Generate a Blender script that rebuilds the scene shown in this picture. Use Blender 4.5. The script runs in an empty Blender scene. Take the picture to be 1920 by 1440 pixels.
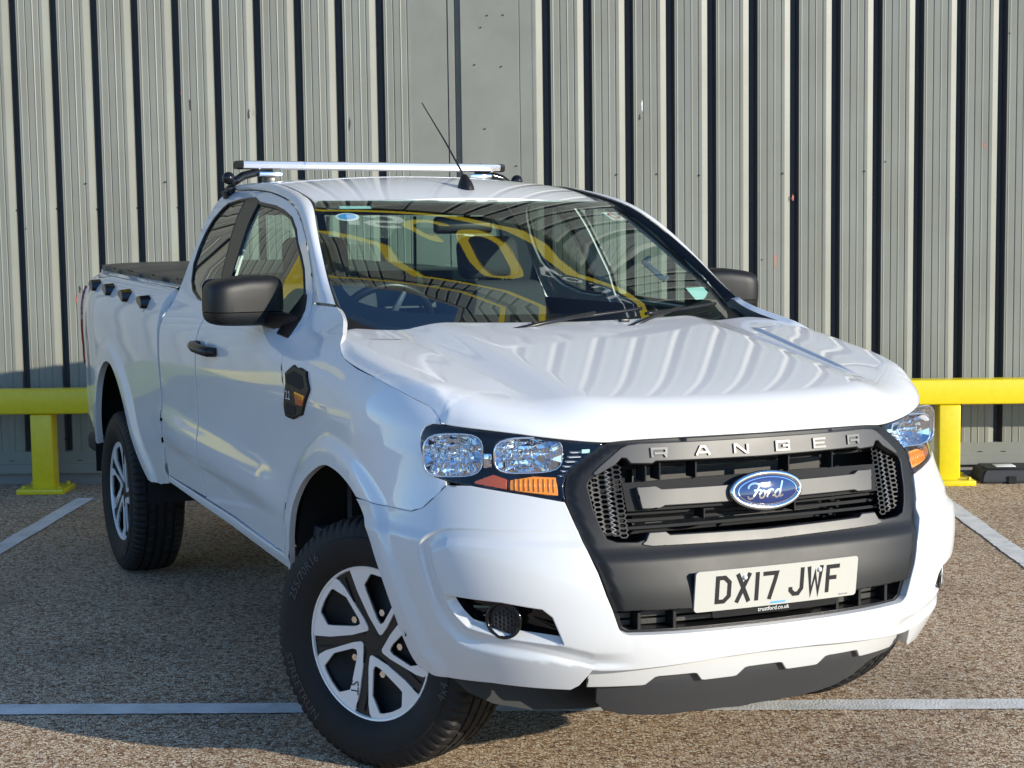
import bpy, bmesh, math, random
import numpy as np
from mathutils import Vector, Matrix
from mathutils.geometry import delaunay_2d_cdt

random.seed(7); rng = np.random.default_rng(7)
C = bpy.context.scene.collection
sc = bpy.context.scene
D2R = math.radians

# ------------------------------------------------------------------ camera
def cam_axes(yaw, pitch, roll):
    cy, sy, cp, sp = math.cos(yaw), math.sin(yaw), math.cos(pitch), math.sin(pitch)
    f = np.array([sy*cp, cy*cp, -sp]); r = np.array([cy, -sy, 0.]); u = np.cross(r, f)
    cr, sr = math.cos(roll), math.sin(roll)
    return cr*r+sr*u, -sr*r+cr*u, f
def cam_matrix(pos, yaw, pitch, roll):
    r, u, f = cam_axes(D2R(yaw), D2R(pitch), D2R(roll))
    m = Matrix.Identity(4)
    for i in range(3):
        m[i][0], m[i][1], m[i][2], m[i][3] = r[i], u[i], -f[i], pos[i]
    return m
CAM_W = cam_matrix((0, 0, 1.62), -1.621, 5.480, -0.784)
cd = bpy.data.cameras.new('camera'); cam = bpy.data.objects.new('camera', cd); C.objects.link(cam)
cam.matrix_world = CAM_W
cd.sensor_width = 36; cd.lens = 36*3169.9/1920; cd.clip_start = .05; cd.clip_end = 2000
sc.camera = cam
# the truck stands askew to the wall: same camera seen in the truck's own frame
CAM_T = cam_matrix((-2.5595, -4.7325, 1.6201), 25.1205, 5.3289, -0.1759)
TRUCK_M = CAM_W @ CAM_T.inverted()

# ------------------------------------------------------------------ light
SUN = Vector((1.62, -1.0, .54)).normalized()
w = bpy.data.worlds.new('World'); sc.world = w; w.use_nodes = True
nt = w.node_tree; nt.nodes.clear()
sky = nt.nodes.new('ShaderNodeTexSky'); sky.sky_type = 'NISHITA'; sky.sun_disc = False
sky.sun_elevation = math.asin(SUN.z); sky.sun_rotation = math.atan2(SUN.x, SUN.y)
sky.altitude = 50; sky.air_density = .9; sky.dust_density = .1; sky.ozone_density = 5
bg = nt.nodes.new('ShaderNodeBackground'); bg.inputs['Strength'].default_value = .125
wo = nt.nodes.new('ShaderNodeOutputWorld')
nt.links.new(sky.outputs[0], bg.inputs[0]); nt.links.new(bg.outputs[0], wo.inputs[0])
sl = bpy.data.lights.new('sun', 'SUN'); sl.energy = 2.75; sl.angle = D2R(.53); sl.color = (1, .92, .77)
so = bpy.data.objects.new('sun', sl); C.objects.link(so)
so.rotation_euler = SUN.to_track_quat('Z', 'Y').to_euler(); so.location = (8, -4, 6)
vs = sc.view_settings; vs.view_transform = 'Standard'; vs.look = 'None'; vs.exposure = 1.16; vs.gamma = 1
vs.use_curve_mapping = False
sc.cycles.max_bounces = 8; sc.cycles.transparent_max_bounces = 12
sc.cycles.use_denoising = True

# ------------------------------------------------------------------ materials
def mat(name, col, rough=.5, metal=0, coat=0, coat_rough=.03, spec=.5, emit=None, ior=None):
    m = bpy.data.materials.new(name); m.use_nodes = True
    b = m.node_tree.nodes['Principled BSDF']
    b.inputs['Base Color'].default_value = (*col, 1); b.inputs['Roughness'].default_value = rough
    b.inputs['Metallic'].default_value = metal; b.inputs['Coat Weight'].default_value = coat
    b.inputs['Coat Roughness'].default_value = coat_rough; b.inputs['Coat IOR'].default_value = 1.52; b.inputs['Specular IOR Level'].default_value = spec
    return m
def nodes(m):
    return m.node_tree.nodes, m.node_tree.links, m.node_tree.nodes['Principled BSDF']
def tex_coord(m, kind='Object'):
    n, l, b = nodes(m); t = n.new('ShaderNodeTexCoord'); return t.outputs[kind]
def noise_(m, vec, scale, detail=4, rough=.6):
    n, l, b = nodes(m); t = n.new('ShaderNodeTexNoise'); t.inputs['Scale'].default_value = scale
    t.inputs['Detail'].default_value = detail; t.inputs['Roughness'].default_value = rough
    l.new(vec, t.inputs['Vector']); return t
def ramp_(m, fac, stops):
    n, l, b = nodes(m); r = n.new('ShaderNodeValToRGB'); e = r.color_ramp.elements
    while len(e) < len(stops): e.new(.5)
    for el, (p, c) in zip(e, stops): el.position = p; el.color = (*c, 1) if len(c) == 3 else c
    l.new(fac, r.inputs[0]); return r
def bump_(m, height, strength, dist, normal=None):
    n, l, b = nodes(m); k = n.new('ShaderNodeBump'); k.inputs['Strength'].default_value = strength
    k.inputs['Distance'].default_value = dist; l.new(height, k.inputs['Height'])
    if normal: l.new(normal, k.inputs['Normal'])
    return k
def grain(m, scale, strength, dist=.001, rough_var=0, coords='Object'):
    n, l, b = nodes(m); v = tex_coord(m, coords); t = noise_(m, v, scale, 3)
    k = bump_(m, t.outputs['Fac'], strength, dist); l.new(k.outputs[0], b.inputs['Normal'])
    if rough_var:
        t2 = noise_(m, v, 6, 5); mp = n.new('ShaderNodeMapRange')
        r0 = b.inputs['Roughness'].default_value
        mp.inputs['To Min'].default_value = max(0, r0-rough_var); mp.inputs['To Max'].default_value = min(1, r0+rough_var)
        l.new(t2.outputs['Fac'], mp.inputs['Value']); l.new(mp.outputs[0], b.inputs['Roughness'])
    return m

M = {}
M['paint'] = mat('white_paint', (.74, .745, .745), .4, coat=1.0, coat_rough=.012, spec=.3)
n, l, b = nodes(M['paint'])
_v = tex_coord(M['paint']); _t = noise_(M['paint'], _v, 900, 2); _k = bump_(M['paint'], _t.outputs['Fac'], .02, .0005)
l.new(_k.outputs[0], b.inputs['Coat Normal'])
M['bumper_paint'] = mat('bumper_paint', (.62, .625, .625), .38, coat=.7, coat_rough=.08, spec=.4)
M['plastic'] = grain(mat('dark_grey_plastic', (.0085, .0088, .0098), .46, spec=.32), 700, .25, .0006, .06)
M['grille_bar'] = grain(mat('grille_bar_grey', (.070, .068, .066), .45, metal=.3), 1500, .10, .0004, .05)
M['letter'] = mat('letter_grey', (.15, .145, .14), .38, metal=.4)
M['black'] = mat('black_plastic', (.008, .008, .009), .35)
M['gloss_black'] = mat('gloss_black', (.006, .006, .007), .08)
M['deep'] = mat('deep_black', (.004, .004, .005), .8)
M['chrome'] = mat('chrome', (.85, .86, .88), .06, metal=1)
M['reflector'] = mat('lamp_reflector', (.82, .83, .86), .05, metal=1)
M['silver'] = mat('alloy_silver', (.78, .78, .78), .32, metal=.35)
M['alu'] = grain(mat('brushed_aluminium', (.80, .80, .80), .25, metal=.9), 300, .05, .0003)
M['rubber'] = grain(mat('tyre_rubber', (.0095, .0088, .0085), .66, spec=.35), 250, .3, .0008, .12)
M['sidewall_text'] = mat('tyre_lettering', (.055, .053, .050), .6)
M['amber'] = mat('amber_lens', (.95, .30, .012), .2, coat=.5)
M['amber_dark'] = mat('orange_marker', (.55, .10, .02), .15, coat=.6)
M['red'] = mat('red_lens', (.28, .012, .012), .15, coat=.8)
M['blue'] = mat('badge_blue', (.012, .03, .13), .10, coat=1)
M['plate'] = mat('plate_white', (.50, .49, .435), .3, coat=.5)
M['valance'] = grain(mat('valance_grey', (.050, .052, .057), .55), 120, .3, .001, .1)
M['plate_black'] = mat('plate_black', (.022, .022, .024), .3)
M['white_print'] = mat('white_print', (.78, .78, .76), .4)
M['seat'] = grain(mat('seat_fabric', (.045, .05, .058), .85), 400, .3, .001)
M['interior'] = grain(mat('cabin_plastic', (.06, .075, .095), .55), 500, .2, .0006)
M['liner'] = mat('cabin_lining', (.55, .57, .55), .8)
M['vinyl'] = grain(mat('tonneau_vinyl', (.022, .020, .019), .42), 90, .25, .0015, .08)
M['chassis'] = mat('chassis_black', (.012, .012, .012), .7)
M['radiator'] = grain(mat('radiator_metal', (.06, .058, .055), .5, metal=.6), 800, .4, .001)
M['sticker'] = mat('sticker_teal', (.45, .72, .66), .5)
M['sticker_blue'] = mat('sticker_blue', (.10, .35, .70), .5)
M['sticker_red'] = mat('sticker_red', (.45, .08, .06), .5)

def glass_mat(name, tint, ior=1.5, extra=0.0):
    m = bpy.data.materials.new(name); m.use_nodes = True
    n, l = m.node_tree.nodes, m.node_tree.links; n.clear()
    o = n.new('ShaderNodeOutputMaterial'); mx = n.new('ShaderNodeMixShader'); fr = n.new('ShaderNodeFresnel')
    ge = n.new('ShaderNodeNewGeometry'); mi = n.new('ShaderNodeMapRange')     # a thin pane: same reflectance from both faces
    mi.inputs['To Min'].default_value = ior; mi.inputs['To Max'].default_value = 1/ior
    l.new(ge.outputs['Backfacing'], mi.inputs['Value']); l.new(mi.outputs[0], fr.inputs['IOR'])
    tr = n.new('ShaderNodeBsdfTransparent'); tr.inputs[0].default_value = (*tint, 1)
    gl = n.new('ShaderNodeBsdfGlossy'); gl.inputs['Roughness'].default_value = .0; gl.inputs['Color'].default_value = (1, 1, 1, 1)
    if extra:
        ad = n.new('ShaderNodeMath'); ad.operation = 'ADD'; ad.use_clamp = True; ad.inputs[1].default_value = extra
        l.new(fr.outputs[0], ad.inputs[0]); l.new(ad.outputs[0], mx.inputs[0])
    else:
        l.new(fr.outputs[0], mx.inputs[0])
    l.new(tr.outputs[0], mx.inputs[1]); l.new(gl.outputs[0], mx.inputs[2]); l.new(mx.outputs[0], o.inputs[0])
    return m
M['windscreen'] = glass_mat('windscreen_glass', (.80, .93, .88), 1.52, .085)
M['glass'] = glass_mat('side_glass', (.78, .90, .86), 1.52, .05)
M['privacy'] = glass_mat('rear_side_glass', (.25, .30, .29), 1.52, .08)
M['lens'] = glass_mat('lamp_lens', (.93, .94, .95), 1.49)

# ------------------------------------------------------------------ objects
def tag(o, label=None, cat=None, group=None, kind=None):
    if label: o['label'] = label
    if cat: o['category'] = cat
    if group: o['group'] = group
    if kind: o['kind'] = kind
    return o
def link(name, me, parent=None, material=None):
    o = bpy.data.objects.new(name, me); C.objects.link(o)
    if material is not None and me is not None:
        me.materials.clear(); me.materials.append(M[material] if isinstance(material, str) else material)
    if parent is not None: o.parent = parent
    return o
def empty(name, parent=None, loc=(0, 0, 0)):
    o = bpy.data.objects.new(name, None); C.objects.link(o); o.empty_display_size = .1
    o.location = loc
    if parent is not None: o.parent = parent
    return o
def from_data(name, V, F, parent=None, material=None, smooth=False, normals=None):
    me = bpy.data.meshes.new(name)
    me.from_pydata([tuple(map(float, v)) for v in V], [], [tuple(map(int, f)) for f in F])
    me.update()
    if smooth or normals is not None:
        me.polygons.foreach_set('use_smooth', [True]*len(me.polygons))
    if normals is not None:
        me.normals_split_custom_set_from_vertices([tuple(map(float, v)) for v in normals])
    return link(name, me, parent, material)
def from_bm(name, bm, parent=None, material=None, smooth=False, angle=None):
    me = bpy.data.meshes.new(name)
    bmesh.ops.recalc_face_normals(bm, faces=bm.faces)
    bm.to_mesh(me); bm.free()
    if smooth:
        me.polygons.foreach_set('use_smooth', [True]*len(me.polygons))
        if angle is not None: me.set_sharp_from_angle(angle=D2R(angle))
    return link(name, me, parent, material)
def bm_box(bm, c, s, bevel=0, seg=2, rot=None):
    r = bmesh.ops.create_cube(bm, size=1)
    vs_ = r['verts']
    for v in vs_: v.co = Vector((v.co.x*s[0], v.co.y*s[1], v.co.z*s[2]))
    if bevel:
        es = list({e for v in vs_ for e in v.link_edges})
        rr = bmesh.ops.bevel(bm, geom=es, offset=bevel, segments=seg, affect='EDGES', profile=.5)
        vs_ = list({v for f in rr['faces'] for v in f.verts} | {v for v in vs_ if v.is_valid})
    vs_ = [v for v in vs_ if v.is_valid]
    for v in vs_:
        if rot is not None: v.co = rot @ v.co
        v.co += Vector(c)
    return vs_
def box(name, c, s, parent=None, material=None, bevel=0, seg=2, rot=None, smooth=True):
    bm = bmesh.new(); bm_box(bm, c, s, bevel, seg, rot)
    return from_bm(name, bm, parent, material, smooth and bevel > 0, 40)
def tube_data(P, r, n=10, closed=False, cap=True, squash=1.0):
    P = [Vector(p) for p in P]; N = len(P); V = []; F = []
    R = r if hasattr(r, '__len__') else [r]*N
    up = None
    for i, p in enumerate(P):
        a = P[(i-1) % N] if (closed or i > 0) else p; b_ = P[(i+1) % N] if (closed or i < N-1) else p
        t = (b_-a).normalized()
        if up is None: up = Vector((0, 0, 1)) if abs(t.z) < .9 else Vector((1, 0, 0))
        s = t.cross(up).normalized(); up = s.cross(t).normalized()
        for k in range(n):
            an = 2*math.pi*k/n
            V.append(p+s*math.cos(an)*R[i]+up*math.sin(an)*R[i]*squash)
    for i in range(N if closed else N-1):
        for k in range(n):
            a = i*n+k; b_ = i*n+(k+1) % n; c_ = ((i+1) % N)*n+(k+1) % n; d = ((i+1) % N)*n+k
            F.append((a, b_, c_, d))
    if cap and not closed:
        F.append(tuple(range(n-1, -1, -1))); F.append(tuple(range((N-1)*n, N*n)))
    return V, F
def tube(name, P, r, parent=None, material=None, n=10, closed=False, squash=1.0):
    V, F = tube_data(P, r, n, closed, True, squash)
    return from_data(name, V, F, parent, material, True)
def lathe(name, prof, n, parent=None, material=None, closed=False, angle=35):
    """prof: (axial, radius) pairs, axis = local X"""
    V = []; F = []; m = len(prof)
    for i in range(n):
        a = 2*math.pi*i/n
        for x, r in prof: V.append((x, r*math.cos(a), r*math.sin(a)))
    for i in range(n):
        j = (i+1) % n
        for k in range(m if closed else m-1):
            k2 = (k+1) % m
            F.append((i*m+k, j*m+k, j*m+k2, i*m+k2))
    o = from_data(name, V, F, parent, material, True)
    o.data.set_sharp_from_angle(angle=D2R(angle))
    return o
def prism(name, pts, fn, depth, parent=None, material=None, holes=()):
    """flat 2-D outline mapped by fn(x, y, d) and given thickness depth"""
    polys = [pts]+list(holes); co = []; ed = []
    for p in polys:
        o = len(co); co += [Vector(q) for q in p]; ed += [(o+i, o+(i+1) % len(p)) for i in range(len(p))]
    r = delaunay_2d_cdt(co, ed, [], 0, 1e-7)
    vv, ff = r[0], r[2]
    keep = []
    for f in ff:
        c = sum((vv[i] for i in f), Vector((0, 0)))/len(f)
        if inside1(c, pts) and not any(inside1(c, h) for h in holes): keep.append(f)
    n = len(vv); V = [fn(v.x, v.y, 0) for v in vv]+[fn(v.x, v.y, -depth) for v in vv]
    F = [tuple(f) for f in keep]+[tuple(i+n for i in reversed(f)) for f in keep]
    cnt = {}
    for f in keep:
        for a, b_ in zip(f, list(f[1:])+[f[0]]): cnt[(a, b_)] = 1
    for (a, b_) in list(cnt):
        if (b_, a) not in cnt: F.append((b_, a, a+n, b_+n))
    bm = bmesh.new(); me = bpy.data.meshes.new(name); me.from_pydata([tuple(v) for v in V], [], F)
    bm.from_mesh(me); bpy.data.meshes.remove(me)
    return from_bm(name, bm, parent, material)
def inside1(c, poly):
    x, y = c[0], c[1]; r = False; j = len(poly)-1
    for i in range(len(poly)):
        xi, yi = poly[i][0], poly[i][1]; xj, yj = poly[j][0], poly[j][1]
        if (yi > y) != (yj > y) and x < (xj-xi)*(y-yi)/(yj-yi)+xi: r = not r
        j = i
    return r
def stroke_polys(path, wd, closed=False):
    """thick polyline as quads (2-D)"""
    P = [Vector(p) for p in path]; n = len(P); L = []; Rr = []
    for i in range(n):
        a = P[(i-1) % n] if (closed or i > 0) else None; b_ = P[(i+1) % n] if (closed or i < n-1) else None
        d1 = (P[i]-a).normalized() if a is not None else None; d2 = (b_-P[i]).normalized() if b_ is not None else None
        if d1 is None: d1 = d2
        if d2 is None: d2 = d1
        n1 = Vector((-d1.y, d1.x)); n2 = Vector((-d2.y, d2.x)); m_ = (n1+n2)
        m_ = m_.normalized() if m_.length > 1e-6 else n1
        k = min(1/max(m_.dot(n1), .35), 2.2)
        L.append(P[i]+m_*wd/2*k); Rr.append(P[i]-m_*wd/2*k)
    q = []
    for i in range(n if closed else n-1):
        j = (i+1) % n; q.append((L[i], L[j], Rr[j], Rr[i]))
    return q
def strokes(name, paths, wd, fn, depth, parent, material):
    V = []; F = []
    for path, closed in paths:
        for q in stroke_polys(path, wd, closed):
            o = len(V)
            V += [fn(p.x, p.y, depth) for p in q]+[fn(p.x, p.y, 0) for p in q]
            F += [(o, o+1, o+2, o+3), (o+7, o+6, o+5, o+4)]+[(o+i, o+4+i, o+4+(i+1) % 4, o+(i+1) % 4) for i in range(4)]
    return from_data(name, V, F, parent, material)
def text_mesh(s, size, align='CENTER', res=2):
    cu = bpy.data.curves.new('txt', 'FONT'); cu.body = s; cu.size = size; cu.align_x = align; cu.resolution_u = res
    ob = bpy.data.objects.new('txt', cu); C.objects.link(ob)
    dg = bpy.context.evaluated_depsgraph_get(); me = bpy.data.meshes.new_from_object(ob.evaluated_get(dg))
    bpy.data.objects.remove(ob); bpy.data.curves.remove(cu)
    V = [v.co.copy() for v in me.vertices]; F = [tuple(p.vertices) for p in me.polygons]
    bpy.data.meshes.remove(me); return V, F
def text(name, s, size, fn, parent, material, align='CENTER', res=2):
    V, F = text_mesh(s, size, align, res)
    return from_data(name, [fn(v.x, v.y, 0) for v in V], F, parent, material)

def pch(xs,ys):
    xs=np.array(xs,float);ys=np.array(ys,float)
    h=np.diff(xs);d=np.diff(ys)/h
    m=np.zeros_like(ys)
    ok=d[:-1]*d[1:]>0
    a=np.where(ok,d[:-1],1);b=np.where(ok,d[1:],1)
    m[1:-1]=np.where(ok,(h[:-1]+h[1:])/((2*h[1:]+h[:-1])/3/a+(h[1:]+2*h[:-1])/3/b),0)
    m[0]=d[0];m[-1]=d[-1]
    def f(x):
        x=np.clip(np.asarray(x,float),xs[0],xs[-1])
        i=np.clip(np.searchsorted(xs,x,side='right')-1,0,len(xs)-2)
        t=(x-xs[i])/h[i]
        return (1+2*t)*(1-t)**2*ys[i]+t*(1-t)**2*h[i]*m[i]+t*t*(3-2*t)*ys[i+1]+t*t*(t-1)*h[i]*m[i+1]
    return f
def pchs(xs,ys,sig):
    """the same, rounded off: no jumps in curvature that would show in reflections"""
    f=pch(xs,ys); h=sig/6; g=np.arange(xs[0]-4*sig,xs[-1]+4*sig,h)
    e0=(ys[1]-ys[0])/(xs[1]-xs[0]); e1=(ys[-1]-ys[-2])/(xs[-1]-xs[-2])
    v=f(g)+np.where(g<xs[0],(g-xs[0])*e0,0)+np.where(g>xs[-1],(g-xs[-1])*e1,0)
    k=np.exp(-.5*(np.arange(-18,19)*h/sig)**2); k/=k.sum()
    s=np.convolve(v,k,'same'); s[:18]=v[:18]; s[-18:]=v[-18:]
    step=max(1,len(g)//600); return pch(g[::step],s[::step])
def s5(e0,e1,x):
    t=np.clip((np.asarray(x,float)-e0)/(e1-e0),0,1); return t*t*t*(t*(t*6-15)+10)
def sm(e0,e1,x):
    t=np.clip((x-e0)/(e1-e0),0,1); return t*t*(3-2*t)
Wz=pchs([.25,.40,.47,.55,.65,.75,.88,1.0,1.1,1.3],[.80,.855,.872,.888,.904,.914,.916,.921,.927,.927], 0.035)
zs=pchs([-1,-.6,-.2,.2,.6,1.2,5],[1.0,1.03,1.085,1.13,1.155,1.165,1.165], 0.12)
drop=pchs([0,.03,.06,.09,.12,.15,.18,.22,.4],[0,.003,.012,.027,.049,.078,.115,.18,.6], 0.012)
yF=pchs([.2,.30,.38,.46,.55,.65,.72,.80,.90,1.0,1.06,1.12,1.3],[-.80,-.86,-.905,-.93,-.945,-.94,-.925,-.905,-.89,-.875,-.865,-.85,-.80], 0.02)
nz=pchs([.2,.40,.48,.6,.78,.9,1.05,1.3],[2.5,2.75,3.0,3.25,3.5,2.95,2.6,2.5], 0.03)
cabW=pchs([1.0,1.10,1.165,1.20,1.24,1.27,1.30,1.33,1.367,1.504,1.634,1.70,1.74,1.766,1.785,1.80],
         [.921,.927,.927,.924,.913,.898,.878,.858,.840,.783,.727,.688,.658,.628,.59,.55], 0.012)
bedW=pchs([1.0,1.10,1.19,1.25,1.30,1.34,1.365,1.39],[.921,.927,.926,.918,.903,.876,.845,.79], 0.012)
def hw(y,z):
    y=np.asarray(y,float);z=np.asarray(z,float)
    low=Wz(z)
    front=low-drop(z-zs(y))
    cab=np.where(z<1.0,low,cabW(z))-.07*np.clip(1.5-y,0,2)**2*sm(1.18,1.36,z)
    bed=np.where(z<1.0,low,bedW(z-.02*np.clip((y-2.2)/2,0,1)))
    b=sm(.1,.45,y)
    a=front*(1-b)+cab*b
    a=np.where(y>2.19,bed,a)
    return a-.045*sm(3.5,4.1,y)-.10*np.clip((y-3.95)/.30,0,1)**2.2
def wrap(t,z):
    """|t|<=1 front quarter, |t|>1 side: y=|t|-1 (metres). t>0 car right (x<0)"""
    t=np.asarray(t,float); z=np.asarray(z,float)
    sg=np.where(t<0,-1.,1.); t=np.abs(t)
    ph=np.clip(t,0,1)*np.pi/2
    n=nz(z)
    c=np.cos(ph);s=np.sin(ph)
    r=(np.clip(c,0,1)**n+s**n)**(-1/n)
    y=np.where(t<=1, yF(z)*c*r, t-1)
    s=np.where(t<=1,s*r,1)
    a=hw(y,z)*s
    return np.stack([-a*sg,y,z*np.ones_like(a)],-1)
def frontp(x,z):
    x=np.asarray(x,float); z=np.asarray(z,float)
    n=nz(z); q=np.clip(1-(np.abs(x)/hw(-.7,z))**n,1e-4,1)
    return np.stack([x,yF(z)*q**(1/n),z*np.ones_like(x)],-1)
def t_of_x(x, z):
    n_ = float(nz(z)); q = min(abs(x)/float(hw(-.7, z)), .999); cy = (1-q**n_)**(1/n_)
    return math.copysign(math.atan2(q, cy)/(math.pi/2), x if x else 1)
# ---- windscreen: (u across, z) ; roof: (x, y) ; bonnet: (x, y)
ws_a = pchs([1.20, 1.30, 1.432, 1.494, 1.558, 1.62, 1.68, 1.716, 1.74], [.748, .738, .722, .703, .682, .657, .626, .597, .575], 0.02)
ws_y = pchs([1.20, 1.30, 1.432, 1.494, 1.558, 1.62, 1.68, 1.716, 1.74], [.23, .395, .60, .71, .82, .925, 1.04, 1.12, 1.19], 0.02)
ws_b = pchs([1.2, 1.30, 1.5, 1.716, 1.74], [.20, .19, .17, .14, .14], 0.05)
def wscreen(u, z):
    u = np.asarray(u, float); z = np.asarray(z, float)
    return np.stack([u*ws_a(z), ws_y(z)-ws_b(z)*(1-np.abs(u)**2.2), z*np.ones_like(u)], -1)
roof_c = pchs([.7, .98, 1.1, 1.25, 1.45, 1.7, 2.0, 2.3], [1.63, 1.724, 1.757, 1.789, 1.813, 1.823, 1.818, 1.797], 0.06)
def roof(x, y):
    x = np.asarray(x, float); y = np.asarray(y, float); q = (np.abs(x)/.6)**2
    return np.stack([x, y*np.ones_like(x), roof_c(y-.14*q)-.028*q], -1)
# bonnet edge (a, y, z), from the middle of the nose round the corner to the cowl
HOOD_E = [(0, -.866, 1.060), (.25, -.853, 1.060), (.40, -.826, 1.057), (.456, -.812, 1.051), (.578, -.757, 1.064), (.666, -.694, 1.076),
          (.746, -.615, 1.084), (.79, -.555, 1.088), (.803, -.535, 1.092), (.803, -.516, 1.114), (.807, -.497, 1.128), (.839, -.402, 1.155),
          (.862, -.30, 1.178), (.873, -.228, 1.194), (.881, -.10, 1.212), (.882, .007, 1.2285), (.875, .062, 1.242), (.862, .112, 1.261),
          (.836, .19, 1.280), (.805, .265, 1.292), (.78, .30, 1.296), (.72, .345, 1.298), (.64, .342, 1.301), (.55, .31, 1.309), (.3, .245, 1.318), (0, .22, 1.321)]
hood_c = pchs([-.95, -.80, -.5, -.2, .1, .3, .45], [1.105, 1.143, 1.197, 1.246, 1.292, 1.319, 1.337], 0.1)
def hood_l(a): return -.003*(a/.6)**2-.027*s5(.42, .63, a)+.011*s5(.62, .80, a)-.035*s5(.79, .97, a)
hood_g = pch([-.7, -.48, -.19, .15, .4], [.565, .576, .602, .640, .66])
def resample(P, step, closed=False):
    P = np.asarray(P, float)
    if closed: P = np.vstack([P, P[:1]])
    out = []
    for a, b in zip(P[:-1], P[1:]):
        k = max(1, int(math.ceil(np.linalg.norm(b-a)/step)))
        for i in range(k): out.append(a+(b-a)*i/k)
    if not closed: out.append(P[-1])
    return np.array(out)
def smooth_poly(P, step, closed=True, it=1):
    """Chaikin corner cutting, then resample"""
    P = np.asarray(P, float)
    for _ in range(it):
        Q = []
        n = len(P)
        for i in range(n if closed else n-1):
            a, b = P[i], P[(i+1) % n]; Q += [a*.75+b*.25, a*.25+b*.75]
        if not closed: Q = [P[0]]+Q+[P[-1]]
        P = np.array(Q)
    return resample(P, step, closed)
_he = np.array(HOOD_E); _he = np.vstack([_he, (_he*[-1, 1, 1])[-2:0:-1]])
HOOD_POLY = None
def seg_dist(P, poly, closed=True):
    """distance of points P (N,2) to a polyline and index/fraction of the nearest place"""
    A = np.asarray(poly, float)[:, :2]; B = np.roll(A, -1, 0)
    if not closed: A, B = A[:-1], B[:-1]
    best = np.full(len(P), 1e9); bi = np.zeros(len(P), int); bt = np.zeros(len(P))
    for s in range(0, len(P), 4000):
        p = P[s:s+4000, None, :]; ab = (B-A)[None]; L2 = (ab**2).sum(-1)+1e-18
        t = np.clip(((p-A[None])*ab).sum(-1)/L2, 0, 1)
        d = np.sqrt(((p-(A[None]+ab*t[..., None]))**2).sum(-1))
        i = d.argmin(1); k = np.arange(len(i)); best[s:s+4000] = d[k, i]; bi[s:s+4000] = i; bt[s:s+4000] = t[k, i]
    return best, bi, bt
def inside(P, poly):
    P = np.asarray(P, float); poly = np.asarray(poly, float); r = np.zeros(len(P), bool); j = len(poly)-1
    x, y = P[:, 0], P[:, 1]
    for i in range(len(poly)):
        xi, yi = poly[i][:2]; xj, yj = poly[j][:2]
        if yi != yj:
            c = ((yi > y) != (yj > y)) & (x < (xj-xi)*(y-yi)/(yj-yi)+xi); r ^= c
        j = i
    return r
def hood_top(a, y):
    g = hood_g(y); s = (a-g)
    on = sm(-.60, -.38, y)*(1-sm(.13, .155, y))
    step = .0085*sm(0, .010, s)-.0085*sm(.010, .16, s)
    return hood_c(y)+hood_l(a)+step*on
_HF = smooth_poly(np.array(HOOD_E)[:9], .01, False, 3); _HF = np.vstack([(_HF*[-1, 1, 1])[:0:-1], _HF])
_HSR = smooth_poly(np.array(HOOD_E)[8:21], .01, False, 3); _HSL = _HSR*[-1, 1, 1]
_HB = smooth_poly(np.array(HOOD_E)[20:], .01, False, 2); _HB[:, 2] = np.minimum(_HB[:, 2], hood_top(_HB[:, 0], _HB[:, 1])-.004*sm(.78, .70, _HB[:, 0])); _HB = np.vstack([_HB, (_HB*[-1, 1, 1])[-2::-1]])
HOOD_POLY = np.vstack([_HF[len(_HF)//2:], _HSR[1:], _HB[1:-1], _HSL[::-1], _HF[1:len(_HF)//2]])
def hood(x, y):
    x = np.asarray(x, float); y = np.asarray(y, float); sh = np.broadcast(x, y).shape
    P = np.stack(np.broadcast_arrays(x, y), -1).reshape(-1, 2)
    top = hood_top(np.abs(P[:, 0]), P[:, 1]); num = 0; den = 0; Q = 0
    for E_, Rr, pw, hf in ((_HF, .125, 2.1, .5), (_HSR, .040, 1.9, 1), (_HSL, .040, 1.9, 1), (_HB, .016, 2.2, .5)):
        d, i, t = seg_dist(P, E_, False)
        ez = E_[i, 2]*(1-t)+E_[np.minimum(i+1, len(E_)-1), 2]*t
        w_ = 1/(d+.02)**3; num = num+w_*ez; den = den+w_
        Q = Q+(1-np.clip(1-(1-np.clip(d/Rr, 0, 1))**pw, 0, 1)**hf)**3
    ez = num/den
    z = ez+(top-ez)*(1-np.clip(Q, 0, 1)**(1/3))
    return np.stack([P[:, 0], P[:, 1], z], -1).reshape(sh+(3,))
def offset_line(L_, d):
    """copies of an open polyline shifted sideways, parts that fold over dropped; returns pieces"""
    P = resample(np.asarray(L_, float)[:, :2], .006); T_ = np.gradient(P, axis=0); T_ /= np.linalg.norm(T_, axis=1, keepdims=True)+1e-12
    Q = P+np.column_stack([-T_[:, 1], T_[:, 0]])*d; ok = seg_dist(Q, P, False)[0] > abs(d)*.96
    out = []; cur = []
    for q, k in zip(Q, ok):
        if k and (not cur or math.dist(cur[-1], q) < .02): cur.append(tuple(q))
        else:
            if len(cur) > 3: out.append(cur)
            cur = [tuple(q)] if k else []
    if len(cur) > 3: out.append(cur)
    return out

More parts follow.
